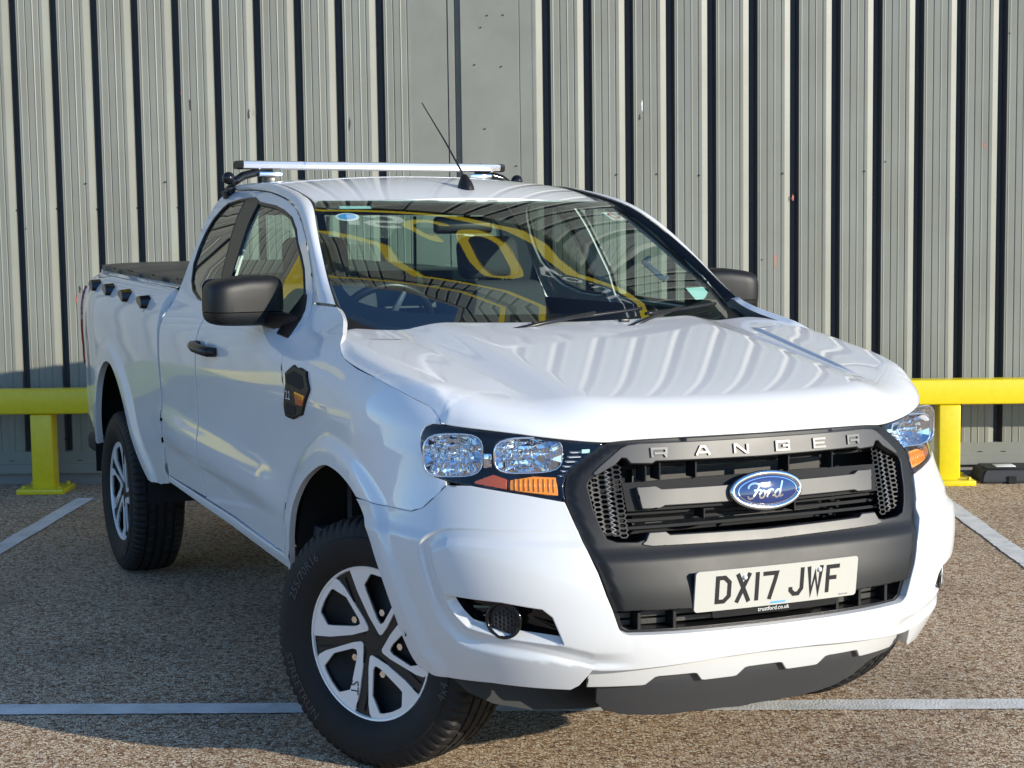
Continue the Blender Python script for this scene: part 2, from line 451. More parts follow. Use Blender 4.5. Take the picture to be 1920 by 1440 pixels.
def fd_normals(surf, U, sign, e=4e-4):
    u, v = U[:, 0], U[:, 1]
    du = surf(u+e, v)-surf(u-e, v); dv = surf(u, v+e)-surf(u, v-e)
    n_ = np.cross(du, dv)*sign
    return n_/(np.linalg.norm(n_, axis=1, keepdims=True)+1e-12)
def um(t):
    t = np.asarray(t, float); return np.sign(t)*np.where(np.abs(t) < 1, 1.45*np.abs(t), .45+np.abs(t))
def um_inv(m):
    m = np.asarray(m, float); return np.sign(m)*np.where(np.abs(m) < 1.45, np.abs(m)/1.45, np.abs(m)-.45)
def panel(name, surf, outline, parent, material, step=.022, holes=(), lines=(), sign=1, mapu=None, invu=None, gap=.0034,
          depth=.015, edge=.010, smooth_it=0, flange=True, offset=0.0, eps=4e-4, round_=.0014):
    """sheet on a parametric surface cut to an outline, with a small rounded edge turned in"""
    mu = mapu or (lambda x: x); iu = invu or (lambda x: x)
    def prep(o):
        o = np.asarray(o, float).copy(); o = np.column_stack([mu(o[:, 0]), o[:, 1]])
        return smooth_poly(o, edge, True, smooth_it) if smooth_it else resample(o, edge, True)
    loops = [prep(outline)]+[prep(h) for h in holes]
    co = np.vstack(loops); ed = []; o = 0
    for L_ in loops:
        k = len(L_); ed += [(o+i, o+(i+1) % k) for i in range(k)]; o += k
    for ln in lines:
        ln = np.asarray(ln, float); ln = resample(np.column_stack([mu(ln[:, 0]), ln[:, 1]]), edge*1.2)
        dm = np.min([seg_dist(ln, L_)[0] for L_ in loops], 0); ok = inside(ln, loops[0]) & (dm > edge*.5)
        for h in loops[1:]: ok &= ~inside(ln, h)
        k0 = len(co); idx = np.full(len(ln), -1); idx[ok] = k0+np.arange(ok.sum()); co = np.vstack([co, ln[ok]])
        ed += [(idx[i], idx[i+1]) for i in range(len(ln)-1) if idx[i] >= 0 and idx[i+1] >= 0]
    mn, mx = loops[0].min(0), loops[0].max(0)
    gx, gy = np.meshgrid(np.arange(mn[0], mx[0], step), np.arange(mn[1], mx[1], step)); g = np.column_stack([gx.ravel(), gy.ravel()])
    g[:, 0] += (np.round((g[:, 1]-mn[1])/step) % 2)*step*.5
    ok = inside(g, loops[0])
    for h in loops[1:]: ok &= ~inside(g, h)
    g = g[ok]
    if len(g):
        dm = np.min([seg_dist(g, L_)[0] for L_ in loops], 0); g = g[dm > step*.45]
    n_co = len(co)
    if len(lines) and len(g):
        dm = np.sqrt(((g[:, None, :]-co[None, sum(map(len, loops)):, :])**2).sum(-1)).min(1); g = g[dm > step*.35]
    allp = np.vstack([co, g])
    r = delaunay_2d_cdt([Vector(p) for p in allp], ed, [], 0, 1e-9)
    VV = np.array([tuple(v) for v in r[0]]); T = np.array([f for f in r[2] if len(f) == 3])
    cen = VV[T].mean(1); ok = inside(cen, loops[0])
    for h in loops[1:]: ok &= ~inside(cen, h)
    T = T[ok]
    U = np.column_stack([iu(VV[:, 0]), VV[:, 1]])
    P = surf(U[:, 0], U[:, 1]); N = fd_normals(surf, U, sign, eps)
    fn = np.cross(P[T[:, 1]]-P[T[:, 0]], P[T[:, 2]]-P[T[:, 0]])
    bad = (fn*N[T].sum(1)).sum(1) < 0; T[bad] = T[bad][:, ::-1]
    P = P+N*offset
    E_ = {}
    for t in T:
        for a, b_, c in ((t[0], t[1], t[2]), (t[1], t[2], t[0]), (t[2], t[0], t[1])): E_[(a, b_)] = c
    bd = [(a, b_, c) for (a, b_), c in E_.items() if (b_, a) not in E_]
    out = {}
    for a, b_, c in bd:
        tv = P[b_]-P[a]; tv /= np.linalg.norm(tv)+1e-12
        ov = -((P[c]-P[a])-tv*np.dot(P[c]-P[a], tv)); ov /= np.linalg.norm(ov)+1e-12
        for q in (a, b_): out[q] = out.get(q, 0)+ov
    for q in out: out[q] = out[q]/(np.linalg.norm(out[q])+1e-12)
    for q, ov in out.items(): P[q] = P[q]-ov*gap
    V = list(P); NN = list(N); F = [tuple(t) for t in T]
    if flange:
        rg = {}
        for q, ov in out.items():
            base = len(V); n0 = N[q]
            V += [P[q]+ov*round_*.7-n0*round_*.3, P[q]+ov*round_-n0*round_, P[q]+ov*round_-n0*depth]
            m_ = ov+n0; m_ /= np.linalg.norm(m_)
            NN += [m_, ov, ov]; rg[q] = base
        for a, b_, c in bd:
            A, B = rg[a], rg[b_]
            F += [(b_, a, A, B), (B, A, A+1, B+1), (B+1, A+1, A+2, B+2)]
    # drop unused vertices
    used = np.zeros(len(V), bool)
    for f in F: used[list(f)] = True
    mp = np.cumsum(used)-1
    V = [v for v, k in zip(V, used) if k]; NN = [v for v, k in zip(NN, used) if k]; F = [tuple(mp[i] for i in f) for f in F]
    return from_data(name, V, F, parent, material, True, NN)
def both(name, surf, outline, parent, material, holes=(), lines=(), **kw):
    """the same sheet on the right side and mirrored on the left (first coordinate negated)"""
    o1 = panel(name, surf, outline, parent, material, holes=holes, lines=lines, **kw)
    ng = lambda L_: [(-a, b_) for a, b_ in L_]
    o2 = panel(name, surf, ng(outline), parent, material, holes=[ng(h) for h in holes], lines=[ng(h) for h in lines], **kw)
    return o1, o2
WK = dict(sign=-1, mapu=um, invu=um_inv)
def dens(P, st): return [tuple(p) for p in resample(np.array(P), st, True)]
def arc(cx, cz, rx, rz, a0, a1, n_=12): return [(cx+rx*math.cos(D2R(a)), cz+rz*math.sin(D2R(a))) for a in np.linspace(a0, a1, n_)]

# ================================================================== the setting
# ---- car park: tar and chip surface
M['ground'] = mat('chipped_tarmac', (.3, .26, .22), .85)
n, l, b = nodes(M['ground']); v = tex_coord(M['ground'])
vo = n.new('ShaderNodeTexVoronoi'); vo.inputs['Scale'].default_value = 84; vo.inputs['Randomness'].default_value = 1
wq = noise_(M['ground'], v, 45, 2); mv = n.new('ShaderNodeMix'); mv.data_type = 'VECTOR'; mv.inputs['Factor'].default_value = .010
l.new(v, mv.inputs[4]); l.new(wq.outputs['Color'], mv.inputs[5]); l.new(mv.outputs[1], vo.inputs['Vector'])
ve = n.new('ShaderNodeTexVoronoi'); ve.feature = 'DISTANCE_TO_EDGE'; ve.inputs['Scale'].default_value = 84
l.new(mv.outputs[1], ve.inputs['Vector'])
sp = n.new('ShaderNodeSeparateColor'); l.new(vo.outputs['Color'], sp.inputs[0])
stone = ramp_(M['ground'], sp.outputs[0], [(0, (.20, .095, .045)), (.15, (.48, .30, .165)), (.38, (.68, .495, .315)), (.64, (.78, .615, .42)), (.86, (.88, .75, .56)), (1, (.36, .20, .11))])
gapm = n.new('ShaderNodeMapRange'); gapm.inputs['From Min'].default_value = .01; gapm.inputs['From Max'].default_value = .10
l.new(ve.outputs['Distance'], gapm.inputs['Value'])
drk = n.new('ShaderNodeMix'); drk.data_type = 'RGBA'; drk.inputs[6].default_value = (.09, .06, .042, 1)
l.new(gapm.outputs[0], drk.inputs[0]); l.new(stone.outputs[0], drk.inputs[7])
big = noise_(M['ground'], v, 1.3, 5); bigr = ramp_(M['ground'], big.outputs['Fac'], [(.30, (.62, .60, .60)), (.48, (.92, .90, .88)), (.72, (1.06, 1.02, .97))])
mm = n.new('ShaderNodeMix'); mm.data_type = 'RGBA'; mm.blend_type = 'MULTIPLY'; mm.inputs[0].default_value = .8
l.new(drk.outputs[2], mm.inputs[6]); l.new(bigr.outputs[0], mm.inputs[7]); l.new(mm.outputs[2], b.inputs['Base Color'])
hh = n.new('ShaderNodeMath'); hh.operation = 'MULTIPLY_ADD'; hh.inputs[1].default_value = .55
l.new(sp.outputs[1], hh.inputs[0]); l.new(gapm.outputs[0], hh.inputs[2])
kb = bump_(M['ground'], hh.outputs[0], 1.0, .009); l.new(kb.outputs[0], b.inputs['Normal'])

S = 300
gr = from_data('ground', [(-S, -S, 0), (S, -S, 0), (S, S, 0), (-S, S, 0)], [(0, 1, 2, 3)], None, 'ground')
tag(gr, 'brown chipped tarmac of the car park', kind='structure')

M['line'] = mat('line_paint', (.62, .61, .57), .7)
n, l, b = nodes(M['line']); v = tex_coord(M['line'])
w1 = noise_(M['line'], v, 160, 3); w2 = noise_(M['line'], v, 9, 5)
rr_ = ramp_(M['line'], w2.outputs['Fac'], [(.3, (.55, .54, .50)), (.62, (.76, .75, .71))])
vo2 = n.new('ShaderNodeTexVoronoi'); vo2.inputs['Scale'].default_value = 110; l.new(v, vo2.inputs['Vector'])
wm = n.new('ShaderNodeMath'); wm.operation = 'GREATER_THAN'; wm.inputs[1].default_value = .70; l.new(w1.outputs['Fac'], wm.inputs[0])
wx = n.new('ShaderNodeMix'); wx.data_type = 'RGBA'; wx.inputs[7].default_value = (.20, .16, .12, 1)
l.new(wm.outputs[0], wx.inputs[0]); l.new(rr_.outputs[0], wx.inputs[6]); l.new(wx.outputs[2], b.inputs['Base Color'])
kb = bump_(M['line'], vo2.outputs['Distance'], .5, .003); l.new(kb.outputs[0], b.inputs['Normal'])
def ragged(name, x0, x1, y0, y1, z):
    """painted line with slightly uneven edges"""
    long_x = (x1-x0) > (y1-y0); L_ = (x1-x0) if long_x else (y1-y0); k = int(L_/.02); A = []; B = []
    for i in range(k+1):
        q = i/k; j1 = rng.normal(0, .0022)+.002*math.sin(q*40); j2 = rng.normal(0, .0022)+.002*math.sin(q*33+1)
        if long_x: A.append((x0+q*L_, y0+j1, z)); B.append((x0+q*L_, y1+j2, z))
        else: A.append((x0+j1, y0+q*L_, z)); B.append((x1+j2, y0+q*L_, z))
    V = A+B; m = k+1; F = [(i, i+1, m+i+1, m+i) for i in range(k)]
    if not long_x: F = [f[::-1] for f in F]
    return from_data(name, V, F, gr, 'line')
ragged('parking_line', -7.9, 7.3, 5.475, 5.590, .004)
ragged('parking_line', -2.905, -2.80, 5.595, 9.97, .004)
ragged('parking_line', 2.13, 2.235, 5.595, 9.97, .004)
ragged('parking_line', -7.9, -7.8, 5.595, 9.97, .004)
ragged('parking_line', 7.16, 7.26, 5.595, 9.97, .004)

# ---- profiled steel wall
M['clad'] = mat('cladding_grey', (.40, .42, .385), .42, spec=.35)
n, l, b = nodes(M['clad']); v = n.new('ShaderNodeNewGeometry').outputs['Position']
mapn = n.new('ShaderNodeMapping'); mapn.inputs['Scale'].default_value = (1, 1, .10); l.new(v, mapn.inputs[0])
s1 = noise_(M['clad'], mapn.outputs[0], 5, 6); s2 = noise_(M['clad'], v, 2.2, 5); s3 = noise_(M['clad'], v, 38, 3, .75)
c1 = ramp_(M['clad'], s1.outputs['Fac'], [(.32, (.208, .213, .182)), (.66, (.240, .247, .212))])
c2 = ramp_(M['clad'], s2.outputs['Fac'], [(.35, (.93, .90, .87)), (.65, (1.03, 1.03, 1.03))])
mu_ = n.new('ShaderNodeMix'); mu_.data_type = 'RGBA'; mu_.blend_type = 'MULTIPLY'; mu_.inputs[0].default_value = .8
l.new(c1.outputs[0], mu_.inputs[6]); l.new(c2.outputs[0], mu_.inputs[7])
spk = ramp_(M['clad'], s3.outputs['Fac'], [(.73, (1, 1, 1)), (.78, (.30, .29, .28))])
mu2 = n.new('ShaderNodeMix'); mu2.data_type = 'RGBA'; mu2.blend_type = 'MULTIPLY'; mu2.inputs[0].default_value = .6
l.new(mu_.outputs[2], mu2.inputs[6]); l.new(spk.outputs[0], mu2.inputs[7]); l.new(mu2.outputs[2], b.inputs['Base Color'])
kb = bump_(M['clad'], s2.outputs['Fac'], .12, .02); l.new(kb.outputs[0], b.inputs['Normal'])
M['groove'] = mat('groove_slate_shade', (.035, .038, .045), .6)  # slate floor and shaded flank; the dark colour also deepens the groove's shade
M['flashing'] = mat('flashing_grey', (.36, .37, .345), .45, spec=.35)
n, l, b = nodes(M['flashing']); v = n.new('ShaderNodeNewGeometry').outputs['Position']
s1 = noise_(M['flashing'], v, 3, 6); c1 = ramp_(M['flashing'], s1.outputs['Fac'], [(.35, (.196, .199, .172)), (.65, (.226, .231, .200))]); l.new(c1.outputs[0], b.inputs['Base Color'])
M['plinth'] = grain(mat('concrete_plinth', (.23, .22, .21), .9), 60, .5, .004)
M['screw'] = mat('screw_grey', (.05, .05, .055), .4, metal=.6)
M['scuff_red'] = mat('red_scuff', (.55, .17, .13), .7)
M['scuff_dark'] = mat('dark_scuff', (.05, .05, .05), .8)
WY = 10.53; PITCH = .25322; GD = .030; ZT = 12.6; Z0 = .212
wall = tag(empty('clad_wall', None, (0, WY, 0)), 'grey profiled steel wall with deep vertical grooves behind the pickup', 'wall')
# one tray: flat outward face with two fine lines, a groove at its right end (local x from the groove's left lip)
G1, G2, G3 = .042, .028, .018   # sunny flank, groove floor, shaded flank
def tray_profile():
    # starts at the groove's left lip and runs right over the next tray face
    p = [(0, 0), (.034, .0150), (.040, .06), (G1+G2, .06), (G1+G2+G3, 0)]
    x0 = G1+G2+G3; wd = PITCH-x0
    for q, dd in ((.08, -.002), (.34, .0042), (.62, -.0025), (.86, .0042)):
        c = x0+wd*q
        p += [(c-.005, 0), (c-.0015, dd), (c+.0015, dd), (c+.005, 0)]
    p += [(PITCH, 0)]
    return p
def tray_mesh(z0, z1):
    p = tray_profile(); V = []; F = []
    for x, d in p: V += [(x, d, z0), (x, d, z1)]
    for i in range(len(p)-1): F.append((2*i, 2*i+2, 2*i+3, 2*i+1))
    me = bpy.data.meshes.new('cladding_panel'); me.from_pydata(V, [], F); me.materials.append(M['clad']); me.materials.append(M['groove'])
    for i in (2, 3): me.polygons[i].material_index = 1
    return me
TM = tray_mesh(Z0, ZT)
XL0 = -3.424; XR0 = -.1205
xs_ = []
k = 0
while XL0+PITCH*k > -14: k -= 1
while XL0+PITCH*(k+1) < -.70:
    xs_.append(XL0+PITCH*k); k += 1
xl_end = xs_[-1]+PITCH
k = 0
while XR0+PITCH*k < 12:
    xs_.append(XR0+PITCH*k); k += 1
x_right = XR0+PITCH*k
def screw_mesh():
    bm = bmesh.new(); bmesh.ops.create_cone(bm, cap_ends=True, segments=8, radius1=.0085, radius2=.0065, depth=.008, matrix=Matrix.Rotation(math.pi/2, 4, 'X'))
    me = bpy.data.meshes.new('screw'); bm.to_mesh(me); bm.free(); me.materials.append(M['screw']); return me
SM_ = screw_mesh()
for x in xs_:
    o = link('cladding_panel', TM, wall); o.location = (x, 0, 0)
    if -4.3 < x < 4.2:
        s = link('screw', SM_, wall); s.location = (x+.036, .020, 1.735+rng.normal(0, .004)); s.scale = (.8, 1, .8)
        if rng.random() < .35:
            s = link('screw', SM_, wall); s.scale = (.7, .7, .7); s.location = (x+PITCH-.02+rng.normal(0, .004), -.004, 1.90+rng.normal(0, .006))
        if rng.random() < .3:
            s = link('screw', SM_, wall); s.scale = (.5, .5, .5); s.location = (x+G1+G2+G3+.02+rng.normal(0, .01), -.004, rng.uniform(1.2, 3.0))
        s = link('screw', SM_, wall); s.location = (x+.036, .020, .285)
# flat flashing strip where the two runs of cladding meet
fx0, fx1 = xl_end, XR0
prof = [(fx0, 0), (-.670, 0), (-.669, .02), (-.663, .02), (-.662, 0), (-.628, 0), (-.622, .040), (-.592, .040), (-.585, -.004), (-.230, -.004), (-.226, .001), (-.222, -.004), (-.150, -.004), (-.142, -.006), (fx1-.004, -.006), (fx1, 0)]
V = []; F = []
for x, d in prof: V += [(x, d, Z0), (x, d, ZT)]
for i in range(len(prof)-1): F.append((2*i, 2*i+2, 2*i+3, 2*i+1))
from_data('flashing_strip', V, F, wall, 'flashing')
for i in range(8):
    s = link('screw', SM_, wall); s.location = (rng.uniform(-.56, -.16), -.008, rng.uniform(1.8, 3.1)); s.scale = (.6, .6, .6)
# drip flashing and plinth at the foot
def strip(name, prof, x0, x1, material):
    V = []; F = []
    for y, z in prof: V += [(x0, y, z), (x1, y, z)]
    for i in range(len(prof)-1): F.append((2*i, 2*i+1, 2*i+3, 2*i+2))
    return from_data(name, V, F, wall, material)
strip('base_flashing', [(.05, .2125), (-.004, .2125), (-.005, .135), (-.012, .131), (-.014, .075), (.03, .068)], -14, x_right, 'flashing')
strip('plinth', [(.03, .070), (.028, -.02)], -14, x_right, 'plinth')
for i, x in enumerate(np.arange(-4.2, 4.2, .145)):
    if i % 3 != 1:
        box('drain_slot', (x, -.0065, .155), (.028, .003, .004), wall, 'deep')
strip('wall_coping', [(.10, ZT-.02), (-.03, ZT-.02), (-.03, ZT+.20), (.10, ZT+.20)], -14, x_right, 'flashing')
# scrapes and paint marks on the cladding (x, z, w, h, colour, seed)
for x, z, wd, hg, mt in [(-.33+1.78, 1.745, .018, .065, 'scuff_red'), (1.345, 1.36, .02, .12, 'scuff_red'), (2.62, 2.05, .012, .06, 'scuff_red'), (-2.32, 2.44, .012, .035, 'scuff_red'), (-2.95, 1.965, .014, .03, 'scuff_red'),
                         (-3.02, 1.17, .016, .09, 'scuff_red'), (-2.99, 1.05, .010, .12, 'scuff_red'), (-1.905, 2.31, .016, .10, 'scuff_dark'), (-2.27, 2.37, .020, .08, 'scuff_dark'), (-1.86, 2.32, .01, .07, 'scuff_dark'),
                         (-1.28, 2.235, .018, .095, 'scuff_dark'), (.525, 2.32, .013, .09, 'white_print'), (.51, 2.25, .02, .05, 'scuff_dark'), (-3.0, 1.235, .02, .05, 'scuff_dark')]:
    P_ = []
    for i in range(11):
        a = 2*math.pi*i/11; r_ = rng.uniform(.35, 1.0); P_.append((x+wd/2*r_*math.cos(a), z+hg/2*r_*math.sin(a)))
    from_data('paint_scuff', [(px_, -.0012, pz_) for px_, pz_ in P_], [tuple(range(11))], wall, mt)

# ---- yellow crash barrier
M['yellow'] = mat('barrier_yellow', (.78, .60, .005), .38, coat=.25, coat_rough=.2)
n, l, b = nodes(M['yellow']); v = tex_coord(M['yellow']); s1 = noise_(M['yellow'], v, 24, 5, .7); s2 = noise_(M['yellow'], v, 4, 4)
c1 = ramp_(M['yellow'], s1.outputs['Fac'], [(.27, (.10, .07, .03)), (.30, (.70, .54, .006)), (.75, (.80, .63, .006))])
l.new(c1.outputs[0], b.inputs['Base Color']); kb = bump_(M['yellow'], s2.outputs['Fac'], .15, .01); l.new(kb.outputs[0], b.inputs['Normal'])
M['bolt'] = mat('yellow_bolt', (.55, .43, .02), .5)
BY = 10.19
bar = tag(empty('crash_barrier', None, (0, BY, 0)), 'bright yellow steel crash barrier with square posts along the wall foot', 'barrier')
box('barrier_beam', (-.6, .075, .562), (16, .15, .15), bar, 'yellow', .012, 3)
for x in (-8.7, -5.95, -3.18, -.42, 2.352, 5.12):
    box('post', (x, .075, .255), (.132, .13, .46), bar, 'yellow', .010, 3)
    pl = box('base_plate', (x, .072, .016), (.29, .27, .032), bar, 'yellow', .005, 2)
    for dx in (-.11, .11):
        for dy in (-.09, .10):
            bm = bmesh.new(); bmesh.ops.create_cone(bm, cap_ends=True, segments=6, radius1=.014, radius2=.013, depth=.018, matrix=Matrix.Translation((x+dx, .072+dy, .041)))
            o = from_bm('bolt', bm, pl, 'bolt')
# ---- black rubber foot by the wall
M['rubberblock'] = grain(mat('recycled_rubber', (.018, .018, .020), .6), 200, .5, .002, .1)
rb = tag(empty('barrier_foot', None, (2.76, 10.34, 0)), 'low black rubber block with white reflector lying at the wall right of the yellow post', 'rubber block')
bm = bmesh.new()
for (x0, x1, y0, y1, z0, z1, tx, ty) in [(-.215, .36, -.14, .15, .002, .092, .03, .025)]:
    lo = [(x0, y0), (x1, y0), (x1, y1), (x0, y1)]; V = []
    for z, k_ in ((z0, 0), (z0+.05, .15), (z1, 1)):
        V += [bm.verts.new((x+(tx*k_ if x < 0 else -tx*k_), y+(ty*k_ if y < 0 else -ty*k_), z)) for x, y in lo]
    for r_ in range(2):
        for i in range(4): bm.faces.new((V[r_*4+i], V[r_*4+(i+1) % 4], V[r_*4+4+(i+1) % 4], V[r_*4+4+i]))
    bm.faces.new(V[8:12]); bm.faces.new(V[3::-1])
bmesh.ops.bevel(bm, geom=list(bm.edges), offset=.012, segments=2, affect='EDGES')
from_bm('body', bm, rb, 'rubberblock', True, 50)
box('reflector', (-.045, 0, .0935), (.12, .10, .006), rb, 'white_print', .002, 2)
box('slot', (-.03, -.142, .025), (.05, .012, .045), rb, 'deep', .002, 1)

# ---- high on the wall: the shop sign that the glass of the pickup mirrors
M['sign_navy'] = mat('sign_navy', (.006, .010, .030), .45)
M['sign_yellow'] = mat('sign_yellow', (.72, .55, .01), .4)
M['sign_white'] = mat('sign_white', (.75, .75, .74), .4)
sg_ = tag(empty('shop_sign', None, (0, WY-.09, 6.4)), 'navy shop sign with yellow borders and large letters high on the wall', 'sign')
box('sign_board', (-3.2, 0, 1.5), (13.0, .10, 3.0), sg_, 'sign_navy', .01, 1)
for z, h_ in ((.12, .24), (2.90, .20), (4.25, .20)):
    box('sign_border', (-3.2, -.065, z), (13.0, .03, h_), sg_, 'sign_yellow', .005, 1)
def sfn(x, z, d): return Vector((x, -.055-d, z))
strokes('sign_letter', [([(-1.28, .62), (-1.28, 1.75)], False)], .17, sfn, .05, sg_, 'sign_white')
S_ = [(.0, .25), (.18, .06), (.5, 0), (.82, .08), (.98, .28), (.85, .46), (.5, .52), (.15, .60), (.03, .78), (.2, .95), (.5, 1), (.8, .95), (.97, .78)]
strokes('sign_letter', [([(-1.05+x*.50, .68+z*1.0) for x, z in S_], False)], .16, sfn, .05, sg_, 'sign_white')
def ring_(cx, cz, rx, rz, a0, a1): return [(cx+rx*math.cos(D2R(a)), cz+rz*math.sin(D2R(a))) for a in np.linspace(a0, a1, 26)]
strokes('sign_letter', [(ring_(-.10, 1.18, .32, .50, 50, 310), False)], .17, sfn, .05, sg_, 'sign_yellow')
strokes('sign_letter', [(ring_(.75, 1.08, .34, .46, 0, 346), True)], .17, sfn, .05, sg_, 'sign_yellow')
text('sign_small_lettering', 'co.uk', .70, lambda x, z, d: Vector((x+1.25, -.056, z+.38)), sg_, 'sign_white', 'LEFT')
yb = tag(empty('yellow_board', None, (-6.75, WY-.03, 3.2)), 'plain yellow board fixed to the wall beyond the tail of the pickup', 'board')
box('board_face', (0, 0, .25), (.95, .03, .70), yb, 'sign_yellow', .004, 1)
box('board_frame', (0, .012, .25), (1.01, .02, .76), yb, 'flashing', .003, 1)

# ================================================================== the pickup
truck = empty('pickup_truck'); truck.matrix_world = TRUCK_M
tag(truck, 'white extended cab pickup with black wheels and grille parked askew before the wall', 'pickup truck')
TI = TRUCK_M
def ground_z(x, y):
    """height of the tarmac under a point of the truck, in the truck's frame"""
    a = TI @ Vector((x, y, 0)); b_ = TI @ Vector((x, y, 1)); return -a.z/(b_.z-a.z)

ARCH_F = [(1.5288, .5307), (1.4775, .6293), (1.4088, .7281), (1.2946, .8215), (1.1596, .8813), (1.0563, .9109), (.972, .907), (.9097, .887), (.8673, .8612),
          (.8176, .8196), (.7778, .7671), (.7584, .6925), (.7436, .6284), (.7298, .5572), (.7178, .4851), (.7046, .4206), (.6867, .4014)]
ARCH_R = [(4.60, .56), (4.545, .66), (4.4895, .775), (4.4434, .8707), (4.3312, .9565), (4.2068, 1.0009), (4.0915, .9942), (3.9863, .9332), (3.846, .8119), (3.758, .6884), (3.6482, .5813), (3.5474, .523)]
def chaik(L_, it=2):
    P = np.array(L_, float)
    for _ in range(it):
        Q = [P[0]]
        for a, b_ in zip(P[:-1], P[1:]): Q += [a*.75+b_*.25, a*.25+b_*.75]
        Q.append(P[-1]); P = np.array(Q)
    return [tuple(p) for p in P]
ARCH_F = chaik(ARCH_F); ARCH_R = chaik(ARCH_R)
AF_M = np.array([(float(um(t)), z) for t, z in ARCH_F]); AR_M = np.array([(float(um(t)), z) for t, z in ARCH_R])
def plan_n(t, z, e=1e-3):
    d = wrap(t+e, z)-wrap(t-e, z); n_ = np.stack([-d[..., 1], d[..., 0], 0*d[..., 0]], -1)
    return n_/(np.linalg.norm(n_, axis=-1, keepdims=True)+1e-12)
def with_disp(fn):
    def s(t, z):
        t, z = np.broadcast_arrays(np.asarray(t, float), np.asarray(z, float))
        return wrap(t, z)+plan_n(t, z)*fn(np.column_stack([np.abs(um(t)).ravel(), z.ravel()])).reshape(t.shape)[..., None]
    return s
def flare(Pm):
    d1 = seg_dist(Pm, AF_M, False)[0]; d2 = seg_dist(Pm, AR_M, False)[0]
    f = .016*(1-sm(.045, .095, d1))+.016*(1-sm(.05, .12, d2))
    # shallow waist above the sill and the soft crease of the lower door
    q = sm(1.9, 2.3, Pm[:, 0])*(1-sm(3.3, 3.9, Pm[:, 0]))
    d_ = Pm[:, 1]-(.715+.045*(Pm[:, 0]-1.95)/1.2); f = f+q*.014*np.where(d_ > 0, 1-s5(0, .15, d_), 1-s5(0, .08, -d_))
    return f
side = with_disp(flare)

# ---- bumper relief: proud block round the fog pocket, rim and lip round it
CUR = [(.36, .47), (.4585, .511), (.56, .522), (.5838, .535), (.6162, .5967), (.6246, .6557), (.634, .7626), (.612, .795), (.5647, .8194), (.33, .8181)]
INN = [(float(um(t)), z) for t, z in smooth_poly(CUR, .02, False, 2)]+[(.40, .80), (.40, .47)]
INN = np.array(INN)
def bump_disp(Pm):
    d = seg_dist(Pm, INN)[0]; s = np.where(inside(Pm, INN), -d, d)       # + outside
    lowleft = sm(.64, .54, Pm[:, 1])*sm(.55, .7, Pm[:, 0])
    wid = .012+.022*lowleft
    outer = .014*sm(-.004, 1, 0)+.016*sm(0, 1, np.clip(s/wid, 0, 1))
    top_fade = 1-.65*sm(.78, .81, Pm[:, 1])
    block = .016*sm(0, 1, np.clip((-s-.010)/.030, 0, 1))
    fin = .020*(1-sm(.045, .095, seg_dist(Pm, AF_M, False)[0]))
    up = sm(.80, .84, Pm[:, 1])
    f_ = sm(.40, .56, Pm[:, 0]); return (outer*top_fade*(1-up*.6)+block)*f_+.016*(1-f_)+fin*.8
bump_s = with_disp(bump_disp)
SUR = [(0, 1.054), (.25, 1.054), (.40, 1.051), (.445, 1.046), (.47, 1.033), (.525, .992), (.553, .965), (.562, .935), (.565, .90), (.548, .83), (.535, .79), (.51, .72), (.492, .66), (.478, .622)]
BUMP_R = [(0, .470), (.10, .468), (.20, .460), (.30, .452), (.345, .452), (.36, .455), (.3838, .407), (.3984, .393), (.4629, .394), (.539, .396), (.6224, .388), (.658, .389)]
BUMP_R += [p for p in reversed(ARCH_F) if p[1] < .848 and p[0] < .9]
BUMP_R += [(.8008, .849), (.7592, .8457), (.6878, .8472), (.6651, .8474), (.6366, .8623), (.6086, .8971), (.5877, .9277), (.5407, .9328-.002), (.4917, .9225), (.4458, .914), (.4016, .903)]
BUMP_R += [(t_of_x(x, z), z) for x, z in ((.571, .897), (.553, .83), (.540, .79), (.515, .72), (.497, .66), (.482, .622), (.463, .568), (.452, .556), (.437, .550), (.30, .546), (.15, .544))]+[(0, .543)]
BUMP = [(0, BUMP_R[0][1])]+BUMP_R[1:-1]+[(0, BUMP_R[-1][1])]+[(-t, z) for t, z in BUMP_R[-2:0:-1]]
FOG = [(.5968, .6433), (.56, .6425), (.4948, .6403), (.4308, .6267), (.4165, .6054), (.404, .5300), (.415, .5255), (.5031, .5366), (.5639, .5538), (.5841, .5823), (.596, .62)]
FOGm = [(-t, z) for t, z in FOG]
def m2t(L_): return [(float(um_inv(a)), z) for a, z in L_]
lin = [m2t(INN[:-2])]
for d in (-.040, -.030, -.020, -.010, .006, .012, .022, .034): lin += [m2t(q) for q in offset_line(INN[:-2], -d)]
for d in (.045, .058, .072, .086, .10): lin += [m2t(q) for q in offset_line(AF_M, d)]
lin += [[(-t, z) for t, z in q] for q in lin]
AL = [m2t(q) for d in (.05, .062, .075, .09, .105) for q in offset_line(AF_M, d)+offset_line(AF_M, -d)]
ALR = [m2t(q) for d in (.055, .07, .09, .11, .13) for q in offset_line(AR_M, d)+offset_line(AR_M, -d)]
bumper = panel('front_bumper', bump_s, BUMP, truck, 'bumper_paint', step=.011, holes=[FOG, FOGm], lines=lin, edge=.007, depth=.03, gap=.002, round_=.004, **WK)

